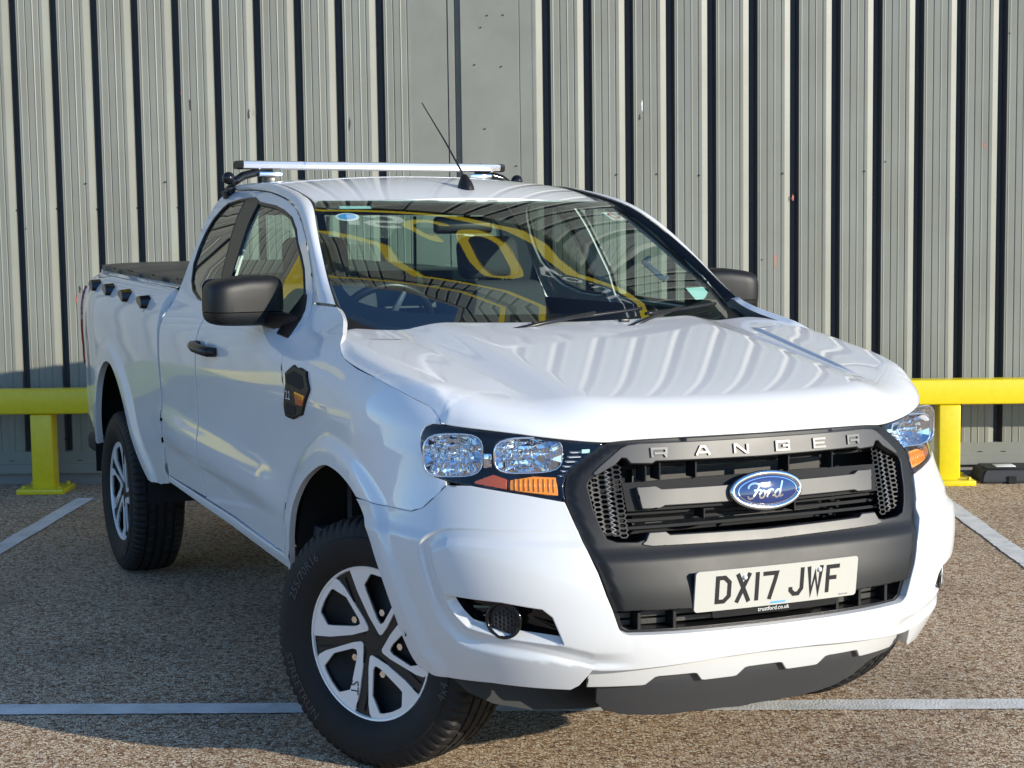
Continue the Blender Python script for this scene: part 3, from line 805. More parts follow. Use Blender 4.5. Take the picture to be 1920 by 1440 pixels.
def bucket(name, surf, outline, depth, parent, material, step=.03, edge=.012, off=-.004, shrink=.0, **kw):
    """dark tub behind an opening: floor and walls"""
    ol = resample(np.array([(um(t), z) for t, z in outline]), edge, True); U = np.column_stack([um_inv(ol[:, 0]), ol[:, 1]])
    P = surf(U[:, 0], U[:, 1]); N = fd_normals(surf, U, -1, 2e-3); k = len(P)
    c = P.mean(0)
    nm = N.mean(0); nm /= np.linalg.norm(nm)
    A = P+N*off; B = P-nm*depth; B = B+(c-nm*depth-B)*shrink
    cen = B.mean(0)
    V = list(A)+list(B)+[cen]
    F = [(i, (i+1) % k, k+(i+1) % k, k+i) for i in range(k)]+[(k+i, k+(i+1) % k, 2*k) for i in range(k)]
    bm = bmesh.new(); me = bpy.data.meshes.new('t'); me.from_pydata([tuple(v) for v in V], [], F); bm.from_mesh(me); bpy.data.meshes.remove(me)
    return from_bm(name, bm, parent, material)
for sg in (1, -1):
    fo = bucket('fog_pocket', bump_s, [(sg*t, z) for t, z in FOG], .055, bumper, 'gloss_black', shrink=.12)
    # blanking cover with a small honeycomb window
    P0 = wrap(sg*.502, .585); nn = Vector(plan_n(np.float64(sg*.502), np.float64(.585))); c0 = Vector(P0)-nn*.020
    sx = Vector((0, 0, 1)).cross(nn).normalized(); up = nn.cross(sx)
    fr = lambda a, b_, d, c0=c0, sx=sx, up=up, nn=nn: c0+sx*a+up*b_+nn*d
    ring = [fr(.047*math.cos(a), .047*math.sin(a), .010) for a in np.linspace(0, 2*math.pi, 32, endpoint=False)]
    tube('fog_ring', ring, .005, bumper, 'gloss_black', 8, True)
    prism('fog_cover', [(.044*math.cos(a), .044*math.sin(a)) for a in np.linspace(0, 2*math.pi, 28, endpoint=False)], lambda a, b_, d: fr(a, b_, .003+d), .02, bumper, 'black')
    pth = []
    for i in range(-2, 3):
        for j in range(-3, 4):
            hx, hy = i*.0155, j*.0135+(.0067 if i % 2 else 0)
            if hx*hx+hy*hy < .034**2: pth.append(([(hx+.0085*math.cos(q), hy+.0075*math.sin(q)) for q in np.linspace(0, 2*math.pi, 7)[:-1]], True))
    strokes('fog_honeycomb', pth,   .0015, lambda a, b_, d: fr(a*.75, b_*.9, .004+d), .004, bumper, 'grille_bar')

# ---- lower valance and skid plate
def fx(x, z): return frontp(x, z)
sk_b = []
for x in np.linspace(-.50, .50, 101):
    z = .392+.0*abs(x)
    for c in (-.27, 0, .27):
        z = max(z, .392+.026*(1-float(sm(.055, .085, abs(x-c)))))
    sk_b.append((x, z-.004*abs(x)))
SK = [(-.515, .455)]+sk_b+[(.515, .455), (.36, .468), (0, .474), (-.36, .468)]
def skid_s(x, z): 
    P = frontp(x, z); P[..., 1] += .012+.10*(.47-np.asarray(z, float))*1.2; return P
panel('skid_plate', skid_s, SK, truck, 'bumper_paint', step=.012, edge=.007, sign=1, depth=.04, round_=.004)
VAL_T = [(0, .425), (.15, .425), (.30, .42), (.352, .41)]
VAL_B = [(.352, .330), (.335, .300), (.30, .285), (.2, .272), (0, .268)]
VAL = VAL_T+VAL_B; VALF = VAL+[(-t, z) for t, z in VAL[-2:0:-1]]
def val_s(t, z):
    P = wrap(t, z); n_ = plan_n(np.asarray(t, float)+0*np.asarray(z, float), np.asarray(z, float)+0*np.asarray(t, float)); return P-n_*(.035+.25*np.clip(.40-np.asarray(z, float), 0, 1))[..., None]
panel('lower_valance', val_s, VALF, truck, 'valance', step=.02, edge=.01, depth=.03, **WK)

for sg in (1, -1):
    prism('air_deflector', dens([(.25, .43), (.79, .43), (.775, .380), (.74, .345), (.67, .308), (.56, .280), (.40, .268), (.25, .268)], .05), lambda a, b_, d, sg=sg: Vector((-sg*a, -.585-.10*(.60-a)+.12*(b_-.27)-d, b_)), .01, truck, 'plastic')
# ---- grille
OPEN_R = [(0, .995), (.324, .998), (.334, .992), (.394, .994), (.404, 1.008), (.416, 1.010), (.435, .996), (.486, .969), (.505, .955), (.512, .940), (.506, .878), (.494, .833), (.481, .803), (.455, .793), (.398, .790), (.374, .796), (.365, .814), (.319, .814), (.307, .805), (0, .799)]
def full(R): return R[:-1]+[R[-1]]+[(-x, z) for x, z in R[-2:0:-1]] if R[0][0] == 0 else R
def rim_disp(x, z):
    return .018*sm(.79, .735, np.asarray(z, float))
def sur_s(x, z):
    P = frontp(x, z); z_ = np.asarray(z, float)*np.ones_like(P[..., 0])
    q = np.column_stack([np.abs(P[..., 0]).ravel(), z_.ravel()]); d = seg_dist(q, np.array(SUR)[1:], False)[0].reshape(z_.shape)
    P[..., 1] -= .017*sm(.785, .738, z_)+.010*sm(.0, .022, d)-.004; return P
gr_o = empty('front_grille', truck, (0, -.88, .9))
SURF_ = [(0, 1.054)]+SUR[1:]+[(0, .607)]
sur = panel('grille_surround', sur_s, full(SURF_), gr_o, 'plastic', step=.012, edge=.008, holes=[full(OPEN_R)], sign=1, depth=.065, gap=.001, round_=.004)
sur.location = (0, .88, -.9)
def gp(o): o.location = (0, .88, -.9); return o
def bar_s(x, z): P = frontp(x, z); P[..., 1] -= .008; return P
RB = [(0, 1.043), (.36, 1.043), (.395, 1.040), (.415, 1.032), (.47, .989), (.492, .970), (.487, .968), (.435, .995), (.417, 1.012), (.402, 1.010), (.392, .9965), (.336, .9945), (.326, 1.0005), (0, .9975)]
gp(panel('grille_top_bar', bar_s, full(RB), gr_o, 'grille_bar', step=.015, edge=.006, sign=1, depth=.02, round_=.003, gap=0, offset=.003))
LB = [(0, .797), (.306, .803), (.318, .812), (.363, .812), (.374, .793), (.385, .786), (.36, .781), (0, .773)]
gp(panel('grille_lower_bar', bar_s, full(LB), gr_o, 'grille_bar', step=.015, edge=.006, sign=1, depth=.02, round_=.003, gap=0, offset=.004))
CB = [(0, .922), (.126, .922), (.314, .923), (.330, .9315), (.380, .931), (.371, .8785), (.322, .878), (.308, .884), (.127, .882), (0, .882)]
gp(panel('grille_centre_bar', bar_s, full(CB), gr_o, 'grille_bar', step=.015, edge=.006, sign=1, depth=.03, round_=.003, gap=0, offset=-.006))
def back_s(x, z): P = frontp(x, z); P[..., 1] += .018; return P
CBB = [(0, .945), (.16, .946), (.32, .943), (.41, .940), (.405, .868), (.31, .868), (0, .866)]
gp(panel('bar_backing', back_s, full(CBB), gr_o, 'deep', step=.02, edge=.01, sign=1, depth=.03, gap=0))
for z0, z1, dy in ((.972, .977, .06), (.853, .858, .045), (.833, .840, .055), (.817, .823, .04)):
    gp(panel('grille_slat', lambda x, z, dy=dy: frontp(x, z)+np.array([0, dy, 0]), [(-.42, z0), (.42, z0), (.42, z1), (-.42, z1)], gr_o, 'deep', step=.02, edge=.015, sign=1, depth=.03, gap=0))
for x, za, zb in ((-.205, .946, .990), (.09, .946, .990), (-.31, .946, .992), (-.35, .944, .985), (-.19, .838, .866), (.10, .838, .866), (.24, .946, .990)):
    gp(box('grille_fin', tuple(frontp(x, (za+zb)/2)+np.array([0, .028, 0])), (.005, .05, zb-za), gr_o, 'deep' if abs(x) > .22 else 'plastic', .001, 1))
gp(box('grille_back', (0, -.68, .90), (1.02, .02, .26), gr_o, 'deep'))
gp(box('radiator', (0, -.70, .90), (.62, .02, .21), gr_o, 'radiator'))
# honeycomb at both ends
for sg in (1, -1):
    reg = [(.405, .985), (.435, .990), (.480, .966), (.500, .950), (.506, .935), (.500, .880), (.488, .835), (.476, .808), (.40, .803), (.408, .86), (.418, .93)]
    pth = []; fl = []
    hx, hz = .0205, .0125
    for i in range(-1, 7):
        for j in range(-2, 18):
            cx, cz = .40+i*hx, .80+j*hz+(hz/2 if i % 2 else 0)
            if inside1((cx, cz), reg):
                pth.append(([(sg*(cx+.0118*math.cos(q)), cz+.0072*math.sin(q)) for q in np.linspace(0, 2*math.pi, 7)[:-1]], True))
    def hfn(x, z, d, sg=sg):
        p = frontp(x, z); return Vector((p[0], p[1]+.030-.25*max(0, abs(x)-.47)*1.0-d, p[2]))
    gp(strokes('honeycomb_mesh', pth, .0030, hfn, .010, gr_o, 'plastic'))
    # bright front edge of the mesh
    ed_ = [(sg*.448, z) for z in np.linspace(.81, .975, 28)]
    zz = [(sg*(.447+.0055*(1 if i % 2 else -1)), z) for i, (x, z) in enumerate(ed_)]
    gp(strokes('mesh_edge', [(zz, False)], .0022, lambda x, z, d: hfn(x, z, .0105+d), .001, gr_o, 'letter'))
# raised letters R A N G E R
LT = {'R': [([(0, 0), (0, 1), (1, 1), (1, .45), (.15, .45)], False), ([(.85, .45), (1, 0)], False)],
      'A': [([(0, 0), (.36, 1), (.64, 1), (1, 0)], False), ([(.2, .32), (.8, .32)], False)],
      'N': [([(0, 0), (0, 1), (.12, 1), (.88, 0), (1, 0), (1, 1)], False)],
      'G': [([(1, .72), (1, 1), (0, 1), (0, 0), (1, 0), (1, .5), (.5, .5)], False)],
      'E': [([(1, 1), (0, 1), (0, 0), (1, 0)], False), ([(0, .5), (.9, .5)], False)]}
def lfn(x, z, d):
    p = frontp(x, z); return Vector((p[0], p[1]-.0140-d, p[2]))
for ch, xc in zip('RANGER', (-.316, -.190, -.072, .062, .188, .312)):
    wd, hg = .040, .0225
    pth = [([(xc-wd/2+px_*wd, 1.009+pz_*hg) for px_, pz_ in q], c_) for q, c_ in LT[ch]]
    gp(strokes('grille_letter', pth, .0062, lfn, .0025, gr_o, 'letter'))
# oval badge
bz = .904; by_ = float(frontp(0, bz)[1])-.012; bsl = (float(frontp(0, .95)[1])-float(frontp(0, .86)[1]))/.09
def bf(x, z, d): return Vector((x, by_+z*bsl-d+x*x*.6, bz+z))
EL = lambda a, c_, n_=48: [(a*math.cos(q), c_*math.sin(q)) for q in np.linspace(0, 2*math.pi, n_, endpoint=False)]
gp(tube('badge_ring', [bf(x, z, .006) for x, z in EL(.108, .0465)], .0085, gr_o, 'chrome', 10, True))
V = []; F = []
for k_, q in enumerate(np.linspace(0, 1, 7)):
    for x, z in EL(.103*q+.0001, .0425*q+.0001, 40): V.append(bf(x, z, .010+.007*(1-q*q)))
for k_ in range(6):
    for i in range(40): F.append((k_*40+i, k_*40+(i+1) % 40, k_*40+40+(i+1) % 40, k_*40+40+i))
gp(from_data('badge_oval', V, F, gr_o, 'blue', True))
bd = lambda x, z: .0105+.007*(1-min(1, (x/.103)**2+(z/.0425)**2))
gp(strokes('badge_line', [(EL(.093, .0365), True)], .0022, lambda x, z, d: bf(x, z, bd(x, z)+d), .0008, gr_o, 'chrome'))
sl_ = lambda L_: [(x+.35*z, z) for x, z in L_]
script = [sl_(arc(-.052, .012, .016, .010, 200, 40)+[(-.030, .020), (-.012, .020), (-.004, .023)]),
          sl_([(-.036, .020), (-.040, .002), (-.046, -.012)]+arc(-.054, -.010, .009, .009, -20, -170)),
          sl_([(-.050, .003), (-.028, .004)]),
          sl_(arc(-.021, -.008, .008, .010, 90, 450, 16)), sl_([(-.014, -.002), (-.006, .000), (-.002, .004)]),
          sl_([(-.002, .004), (-.004, -.017)]), sl_([(-.003, -.008)]+arc(.005, -.003, .006, .007, 150, 60)), sl_([(.008, .003), (.012, .001)]), sl_([(.012, -.014), (.018, -.012)]),
          sl_(arc(.028, -.008, .009, .010, 60, 410, 16)), sl_([(.037, .024), (.035, -.012), (.040, -.017), (.048, -.013)])]
gp(strokes('badge_lettering', [(q, False) for q in script], .0048, lambda x, z, d: bf(x, z, bd(x, z)+.0004+d), .0008, gr_o, 'chrome'))

# ---- lower intake
gp(box('lower_intake', (0, -.80, .60), (.98, .02, .16), gr_o, 'deep'))
IN_R = [(0, .610), (.478, .624), (.461, .567), (.450, .554), (.436, .548), (.30, .544), (0, .541)]
gp(panel('intake_frame', lambda x, z: frontp(x, z)+np.array([0, .008, 0]), full(IN_R), gr_o, 'black', step=.03, edge=.01, sign=1, depth=.05, gap=0, holes=[full([(0, .606), (.462, .615), (.448, .570), (.43, .560), (.30, .557), (0, .554)])]))
for z in (.572, .592):
    gp(panel('intake_slat', lambda x, z_: frontp(x, z_)+np.array([0, .05, 0]), [(-.44, z-.006), (.44, z-.006), (.44, z+.006), (-.44, z+.006)], gr_o, 'radiator', step=.03, edge=.02, sign=1, depth=.03, gap=0))
for x in (-.30, .22, .30, -.40, .40):
    gp(box('intake_fin', tuple(frontp(x, .58)+np.array([0, .04, 0])), (.010, .06, .055), gr_o, 'plastic', .001, 1))

# ---- number plate
npl = empty('number_plate', truck, (-.004, -.973, .6575))
tl = -.10
def pf(x, z, d): return Vector((x, -d+z*tl+x*x*.12, z))
def rrect(w_, h_, r_, n_=6):
    P = []
    for cx, cz, a0 in ((w_/2-r_, h_/2-r_, 0), (-w_/2+r_, h_/2-r_, 90), (-w_/2+r_, -h_/2+r_, 180), (w_/2-r_, -h_/2+r_, 270)):
        P += arc(cx, cz, r_, r_, a0, a0+90, n_)
    return P
prism('plate_body', dens(rrect(.52, .111, .010), .03), lambda x, z, d: pf(x, z, .004+d), .006, npl, 'plate')
prism('plate_plinth', dens(rrect(.40, .05, .008), .03), lambda x, z, d: pf(x, z-.052, -.003+d), .006, npl, 'plastic')
GL = {'D': [([(7, 7), (7, 72), (28, 72), (43, 58), (43, 21), (28, 7)], True)], 'X': [([(6, 0), (44, 79)], False), ([(44, 0), (6, 79)], False)],
      '1': [([(7, 0), (7, 79)], False)], '7': [([(0, 72), (43, 72), (38, 52), (22, 0)], False)],
      'J': [([(43, 79), (43, 21), (32, 7), (18, 7), (7, 18), (7, 27)], False)], 'W': [([(4, 79), (13, 4), (25, 58), (37, 4), (46, 79)], False)],
      'F': [([(7, 0), (7, 72), (46, 72)], False), ([(7, 41), (37, 41)], False)]}
cx = -.201
for ch in 'DX17 JWF':
    if ch == ' ': cx += .022; continue
    strokes('plate_character', [([(cx+x/1000, (z-38)/1000) for x, z in q], c_) for q, c_ in GL[ch]], .0118, lambda x, z, d: pf(x, z, .0045+d), .0006, npl, 'plate_black')
    cx += (.014 if ch == '1' else .050)+.011
text('dealer_lettering', 'trustford.co.uk', .0165, lambda x, z, d: pf(x-.01, z-.0705, -.0022), npl, 'white_print')
for x in (-.112, .128):
    bm = bmesh.new(); bmesh.ops.create_uvsphere(bm, u_segments=10, v_segments=6, radius=.007, matrix=Matrix.Translation(pf(x, .030, .005)))
    from_bm('plate_screw', bm, npl, 'white_print', True)
text('maker_print', 'BS AU 145d', .006, lambda x, z, d: pf(x+.215, z-.050, .0047), npl, 'plate_black')
prism('plate_sticker', [(-.018, -.0025), (.030, -.0025), (.034, .003), (-.014, .003)], lambda x, z, d: pf(x-.01, z-.0485, .0048+d), .0004, npl, 'sticker_blue')

# ---- headlights
HL = [(.6477, 1.0625), (.6417, 1.076), (.6255, 1.0846), (.6064, 1.0835), (.5426, 1.0786), (.4678, 1.07), (.3975, 1.0578), (.3102, 1.0446), (.3198, 1.0323), (.3563, .9944), (.3756, .9672), (.3819, .9401), (.3797, .8995), (.4016, .9049), (.4458, .9161), (.4917, .9245), (.5407, .9328), (.5892, .94), (.6164, .9492), (.6358, .975), (.649, 1.0162), (.6517, 1.0476)]
M['lamp_inner'] = mat('lamp_housing', (.10, .10, .105), .3, metal=.5)
def lamp_frame(sg, t, z, back):
    """point and axes inside a lamp: s across the face, up, n outward (mostly forward)"""
    p = Vector(wrap(sg*t, z)); nn = Vector(plan_n(np.float64(sg*t), np.float64(z))); nn = (nn*.55+Vector((0, -1, 0))*.75).normalized()
    s = nn.cross(Vector((0, 0, 1))).normalized()*(-1)
    return p-nn*back, s, Vector((0, 0, 1)), nn
def bowl(name, c, s, up, nn, rx, rz, depth, parent, material, nr=3, na=14, lobes=0):
    """pressed reflector: separate mirror facets, each tilted a little its own way"""
    V = []; F = []; rg = np.random.default_rng(int(abs(c.x)*1000+rx*5000))
    def at(q, a):
        e = (abs(math.cos(a))**3.6+abs(math.sin(a))**3.6)**(-1/3.6)
        return c+s*rx*q*math.cos(a)*e+up*rz*q*math.sin(a)*e-nn*depth*(1-q*q)
    for i in range(nr):
        for k_ in range(na):
            q0, q1 = .12+.88*i/nr, .12+.88*(i+1)/nr; a0, a1 = 2*math.pi*k_/na, 2*math.pi*(k_+1)/na
            o = len(V); t_ = rg.normal(0, .0009, 4)
            V += [at(q0, a0)+nn*t_[0], at(q1, a0)+nn*t_[1], at(q1, a1)+nn*t_[2], at(q0, a1)+nn*t_[3]]; F.append((o, o+1, o+2, o+3))
    return from_data(name, V, F, parent, material)
for sg in (1, -1):
    hl = empty('headlight', truck, (-.70*sg, -.70, 1.0))
    def hp(o, hl=hl): o.location = -hl.location; return o
    ol = [(sg*t, z) for t, z in HL]
    hp(panel('lamp_lens', with_disp(lambda Pm: 0*Pm[:, 0]-.001), ol, hl, 'lens', step=.03, edge=.01, smooth_it=1, depth=.006, gap=.001, **WK))
    hp(bucket('lamp_housing', wrap, ol, .085, hl, 'lamp_inner', shrink=.10, off=-.006))
    # thin dark bezel just inside the lens edge
    olp = resample(np.array([(um(t), z) for t, z in ol]), .012, True); U = np.column_stack([um_inv(olp[:, 0]), olp[:, 1]])
    Pb = wrap(U[:, 0], U[:, 1]); Nb = fd_normals(wrap, U, -1, 2e-3)
    hp(tube('lamp_bezel', [tuple(p) for p in Pb-Nb*.006], .0035, hl, 'gloss_black', 6, True))
    for (t, z, bk, rx, rz, dp) in ((.577, 1.006, .012, .080, .058, .066), (.436, 1.014, .014, .092, .047, .060)):
        c, s, up, nn = lamp_frame(sg, t, z, bk)
        hp(bowl('lamp_reflector', c, s, up, nn, rx, rz, dp, hl, 'reflector'))
        hp(tube('reflector_rim', [c+s*rx*math.cos(a)*e+up*rz*math.sin(a)*e for a in np.linspace(0, 2*math.pi, 32, endpoint=False) for e in [(abs(math.cos(a))**3.6+abs(math.sin(a))**3.6)**(-1/3.6)]], .0028, hl, 'chrome', 6, True))
        bm = bmesh.new(); bmesh.ops.create_uvsphere(bm, u_segments=12, v_segments=8, radius=.013, matrix=Matrix.Translation(c-nn*(dp*.55)))
        hp(from_bm('bulb', bm, hl, 'chrome', True))
        for q in (-.55, -.2, .2, .55):
            hp(tube('reflector_flute', [c+s*rx*q+up*rz*v_-nn*dp*(1-(q*q+v_*v_))*.96 for v_ in np.linspace(-.72, .72, 7)], .0016, hl, 'chrome', 5))
    # turn signal wedge along the bottom, inboard end amber, outboard end red-brown
    ins = with_disp(lambda Pm: 0*Pm[:, 0]-.008)
    hp(panel('turn_signal', ins, [(sg*t, z) for t, z in [(.390, .914), (.392, .958), (.43, .960), (.470, .950), (.470, .926), (.4458, .922)]], hl, 'amber', step=.02, edge=.01, depth=.02, gap=0, **WK))
    hp(panel('turn_signal', ins, [(sg*t, z) for t, z in [(.478, .928), (.478, .951), (.50, .962), (.535, .942), (.535, .938)]], hl, 'amber_dark', step=.02, edge=.01, depth=.02, gap=0, **WK))
    for q in np.linspace(.396, .462, 9):
        hp(tube('signal_rib', [tuple(Vector(ins(np.float64(sg*q), np.float64(zz)))+Vector((0, -.001, 0))) for zz in (.921+.06*(q-.39), .940, .955-.06*max(0, q-.43))], .0022, hl, 'amber', 5))
    for t, z, sx_, sz_ in ((.508, .995, .022, .040), (.505, .948, .03, .012)):
        c, s, up, nn = lamp_frame(sg, t, z, .03); hp(box('lamp_divider', c, (sx_, .012, sz_), hl, 'chrome' if sz_ > .02 else 'lamp_inner', .003, 2, Matrix((s, nn, up)).transposed()))
    for i in range(6):
        c, s, up, nn = lamp_frame(sg, .372-.004*i, .962+.012*i, .024); hp(box('lamp_fin', c, (.034, .02, .0025), hl, 'silver', .0005, 1, Matrix((s, nn, up)).transposed()))
    c, s, up, nn = lamp_frame(sg, .338, 1.026, .010); hp(box('lamp_label', c, (.022, .001, .010), hl, 'sticker', 0, 1, Matrix((s, nn, up)).transposed()))

# ---- bonnet
hl_lines = []
for d in (.0015, .004, .009, .016, .026, .040, .055, .075, .10, .125):
    for L_ in (_HF, _HSR, _HSL):
        if L_ is not _HF and d > .06: continue
        for s_ in (1, -1):
            for q in offset_line(L_, d*s_):
                q = np.array(q); q = q[inside(q, HOOD_POLY[:, :2])]
                dm = seg_dist(q, HOOD_POLY)[0] if len(q) else q
                q = q[dm > d*.9] if len(q) else q
                if len(q) > 2: hl_lines.append(q)
for d in (.002, .006, .012):
    for q in offset_line(_HB, d)+offset_line(_HB, -d):
        q = np.array(q); q = q[inside(q, HOOD_POLY[:, :2])]
        if len(q) > 2: hl_lines.append(q)
gy = np.linspace(-.55, .15, 60)
for sg in (1, -1):
    for e in (-.003, .001, .005, .009, .013): hl_lines.append([(sg*(float(hood_g(y))+e), y) for y in gy])
def hood_mesh():
    loops = HOOD_POLY[:, :2]
    pts = [loops]
    for s in hl_lines: pts.append(np.array(s))
    fixed = np.vstack(pts)
    mn, mx = loops.min(0), loops.max(0)
    gx, gy_ = np.meshgrid(np.arange(mn[0], mx[0], .02), np.arange(mn[1], mx[1], .02)); g = np.column_stack([gx.ravel(), gy_.ravel()])
    g = g[inside(g, loops)]; g = g[seg_dist(g, loops)[0] > .014]; g = g[np.array([True]*len(g))]
    gg = np.abs(np.abs(g[:, 0])-hood_g(g[:, 1])-.005); g = g[(gg > .014) | (g[:, 1] > .16) | (g[:, 1] < -.56)]
    allp = np.vstack([fixed, g]); k = len(loops)
    r = delaunay_2d_cdt([Vector(p) for p in allp], [(i, (i+1) % k) for i in range(k)], [], 0, 1e-7)
    VV = np.array([tuple(v) for v in r[0]]); T = np.array(r[2]); T = T[inside(VV[T].mean(1), loops)]
    P = hood(VV[:, 0], VV[:, 1]); N = fd_normals(hood, VV, 1, 5e-4)
    d = seg_dist(VV, loops)[0]; k_ = d < 6e-4
    if k_.any():   # edge normals: taken a little inside
        c = np.array([0, -.25]); Q = VV[k_]+(c-VV[k_])/np.linalg.norm(c-VV[k_], axis=1, keepdims=True)*.0012; N[k_] = fd_normals(hood, Q, 1, 3e-4)
    fn = np.cross(P[T[:, 1]]-P[T[:, 0]], P[T[:, 2]]-P[T[:, 0]]); bad = fn[:, 2] < 0; T[bad] = T[bad][:, ::-1]
    V = list(P); NN = list(N); F = [tuple(t) for t in T]
    # turned-in edge
    idx = {}; 
    E_ = {}
    for t in T:
        for a, b_ in ((t[0], t[1]), (t[1], t[2]), (t[2], t[0])): E_[(a, b_)] = 1
    for (a, b_) in E_:
        if (b_, a) in E_: continue
        for q in (a, b_):
            if q not in idx:
                idx[q] = len(V); o2 = P[q]-np.array([0, -.25, P[q][2]]); o2[2] = 0; o2 /= np.linalg.norm(o2)
                V += [P[q]+np.array([0, 0, -.003])+o2*0, P[q]-o2*.02+np.array([0, 0, -.008])]; NN += [N[q]*.6+np.array([0, 0, -.5]), np.array([0, 0, -1.])]
        A, B = idx[a], idx[b_]; F += [(b_, a, A, B), (B, A, A+1, B+1)]
    return from_data('bonnet', V, F, truck, 'paint', True, [v/np.linalg.norm(v) for v in NN])
bonnet = hood_mesh()
for x in (-.16, .16):
    box('washer_jet', (x, .19, float(hood_top(np.float64(abs(x)), np.float64(.19)))+.004), (.035, .02, .010), bonnet, 'black', .003, 2)

# ---- wings, doors, bed sides
SEAM0 = [(1.6097, 1.3666), (1.6678, 1.4403), (1.755, 1.512), (1.8426, 1.5758), (1.9714, 1.6495), (2.0789, 1.6879), (2.1893, 1.7142), (2.3421, 1.7361), (2.5719, 1.7566), (2.8543, 1.7665), (3.10, 1.767), (3.168, 1.766)]
SEAM_ALL = chaik(SEAM0, 2); SEAM = [q for q in SEAM_ALL if q[0] < 2.655]; SEAM_R = [q for q in SEAM_ALL if 2.675 < q[0]]
DF = [(1.555, 1.30), (1.505, 1.2), (1.480, 1.1), (1.475, .95), (1.480, .8), (1.495, .65), (1.515, .57), (1.53, .535)]
WING = [(.6066, 1.0849), (.617, 1.1121), (.6298, 1.1265), (.6996, 1.1531), (.76, 1.173), (.827, 1.1924), (.93, 1.210), (1.007, 1.2265), (1.0619, 1.2401), (1.1117, 1.259), (1.16, 1.284), (1.1787, 1.292), (1.2866, 1.321), (1.36, 1.343), (1.4286, 1.3647), (1.52, 1.366), (1.6097, 1.3666)]
WING += DF+[(1.575, .492), (1.545, .497)]+[p for p in ARCH_F if p[0] > .853 and p[1] > .53]
WING += [(.853, .849), (.8008, .849), (.7592, .8457), (.6878, .8472), (.6651, .8474), (.6366, .8623), (.6086, .8971), (.5877, .9277), (.5892, .94), (.6164, .9492), (.6358, .975), (.649, 1.0162), (.6517, 1.0476), (.6477, 1.0625), (.6417, 1.076), (.6255, 1.0846)]
VENT = [(1.3645, 1.1828), (1.2425, 1.1736), (1.2084, 1.1237), (1.2839, 1.0419), (1.3877, 1.0179), (1.4604, 1.0194), (1.4671, 1.0493), (1.4351, 1.1239), (1.4391, 1.1544)]
wings = both('front_wing', side, WING, truck, 'paint', lines=AL, step=.025, edge=.012, depth=.02, **WK)
BL = [(2.66, 1.7575), (2.60, 1.5), (2.555, 1.34), (2.575, 1.2), (2.595, 1.05), (2.60, .9), (2.595, .58)]
DOOR = SEAM+BL+[(2.21, .571), (1.80, .546)]+DF[::-1]
GLF = [(2.540, 1.7113), (2.3026, 1.6943), (2.1767, 1.6755), (2.0626, 1.65), (1.9707, 1.6086), (1.9088, 1.5626), (1.8337, 1.5177), (1.7698, 1.4736), (1.6777, 1.3817), (1.628, 1.322), (1.66, 1.315), (2.0, 1.322), (2.49, 1.334), (2.47, 1.43)]
GLB = [(2.755, 1.7295), (2.8439, 1.7281), (2.975, 1.7160), (3.015, 1.6950), (3.0396, 1.6704), (3.0611, 1.6489), (3.0875, 1.5925), (3.0975, 1.5425), (3.085, 1.4726), (3.0175, 1.4038), (2.9427, 1.3678), (2.8137, 1.3408), (2.7199, 1.3359), (2.61, 1.336), (2.605, 1.4257)]
BLb = [(2.605, .585), (2.61, .9), (2.605, 1.05), (2.585, 1.2), (2.565, 1.34), (2.61, 1.5), (2.67, 1.757)]
CABR = [(3.165, 1.765), (3.175, 1.634), (3.168, 1.5025), (3.160, 1.3652), (3.170, 1.20), (3.175, 1.0), (3.175, .594)]
RDOOR = BLb+SEAM_R+CABR[1:]+[(2.98, .590)]
doors = both('front_door', side, DOOR, truck, 'paint', holes=[GLF], step=.028, edge=.012, depth=.02, **WK)
rdoors = both('rear_access_door', side, RDOOR, truck, 'paint', holes=[GLB], step=.028, edge=.012, depth=.02, **WK)
gsurf = with_disp(lambda Pm: 0*Pm[:, 0]-.007)
both('door_window', gsurf, GLF, truck, 'glass', step=.06, edge=.02, depth=.004, gap=-.004, **WK)
both('rear_side_window', gsurf, GLB, truck, 'privacy', step=.06, edge=.02, depth=.004, gap=-.004, **WK)
BPI = [(2.492, 1.332), (2.462, 1.43), (2.535, 1.716), (2.64, 1.735), (2.76, 1.735), (2.612, 1.4257), (2.618, 1.333)]
both('centre_pillar_trim', with_disp(lambda Pm: 0*Pm[:, 0]+.0015), BPI, truck, 'black', step=.04, edge=.012, depth=.008, gap=0, **WK)
# black rubber round the window openings
def side_tube(name, pts, r, material, off=0.0, closed=True):
    for sg in (1, -1):
        olp = resample(np.array([(um(sg*t), z) for t, z in pts]), .02, closed); U = np.column_stack([um_inv(olp[:, 0]), olp[:, 1]])
        P = wrap(U[:, 0], U[:, 1]); N = fd_normals(wrap, U, -1, 2e-3); tube(name, [tuple(p) for p in P+N*off], r, truck, material, 6, closed)
side_tube('window_seal', GLF, .0075, 'black', -.003); side_tube('window_seal', GLB, .006, 'black', -.003)
SILL = [(1.60, .489), (2.24, .531), (3.04, .564), (3.17, .568), (3.17, .592), (2.98, .586), (2.21, .566), (1.80, .541), (1.545, .531), (1.56, .50)]
both('sill', with_disp(lambda Pm: .012*sm(.0, .02, Pm[:, 1]*0+.02)-.006+.004*np.sin((Pm[:, 1]-.5)*40)), SILL, truck, 'paint', step=.015, edge=.012, depth=.06, round_=.004, **WK)
BEDS = [(3.215, .552), (3.205, .9), (3.205, 1.2), (3.205, 1.368), (3.6, 1.378), (4.4, 1.392), (5.02, 1.402), (5.17, 1.385), (5.235, 1.33), (5.25, 1.2), (5.25, .95), (5.235, .80), (5.10, .70), (4.80, .60)]+ARCH_R+[(3.3985, .5247)]
beds = both('bed_side', side, BEDS, truck, 'paint', lines=ALR, step=.028, edge=.012, depth=.03, **WK)

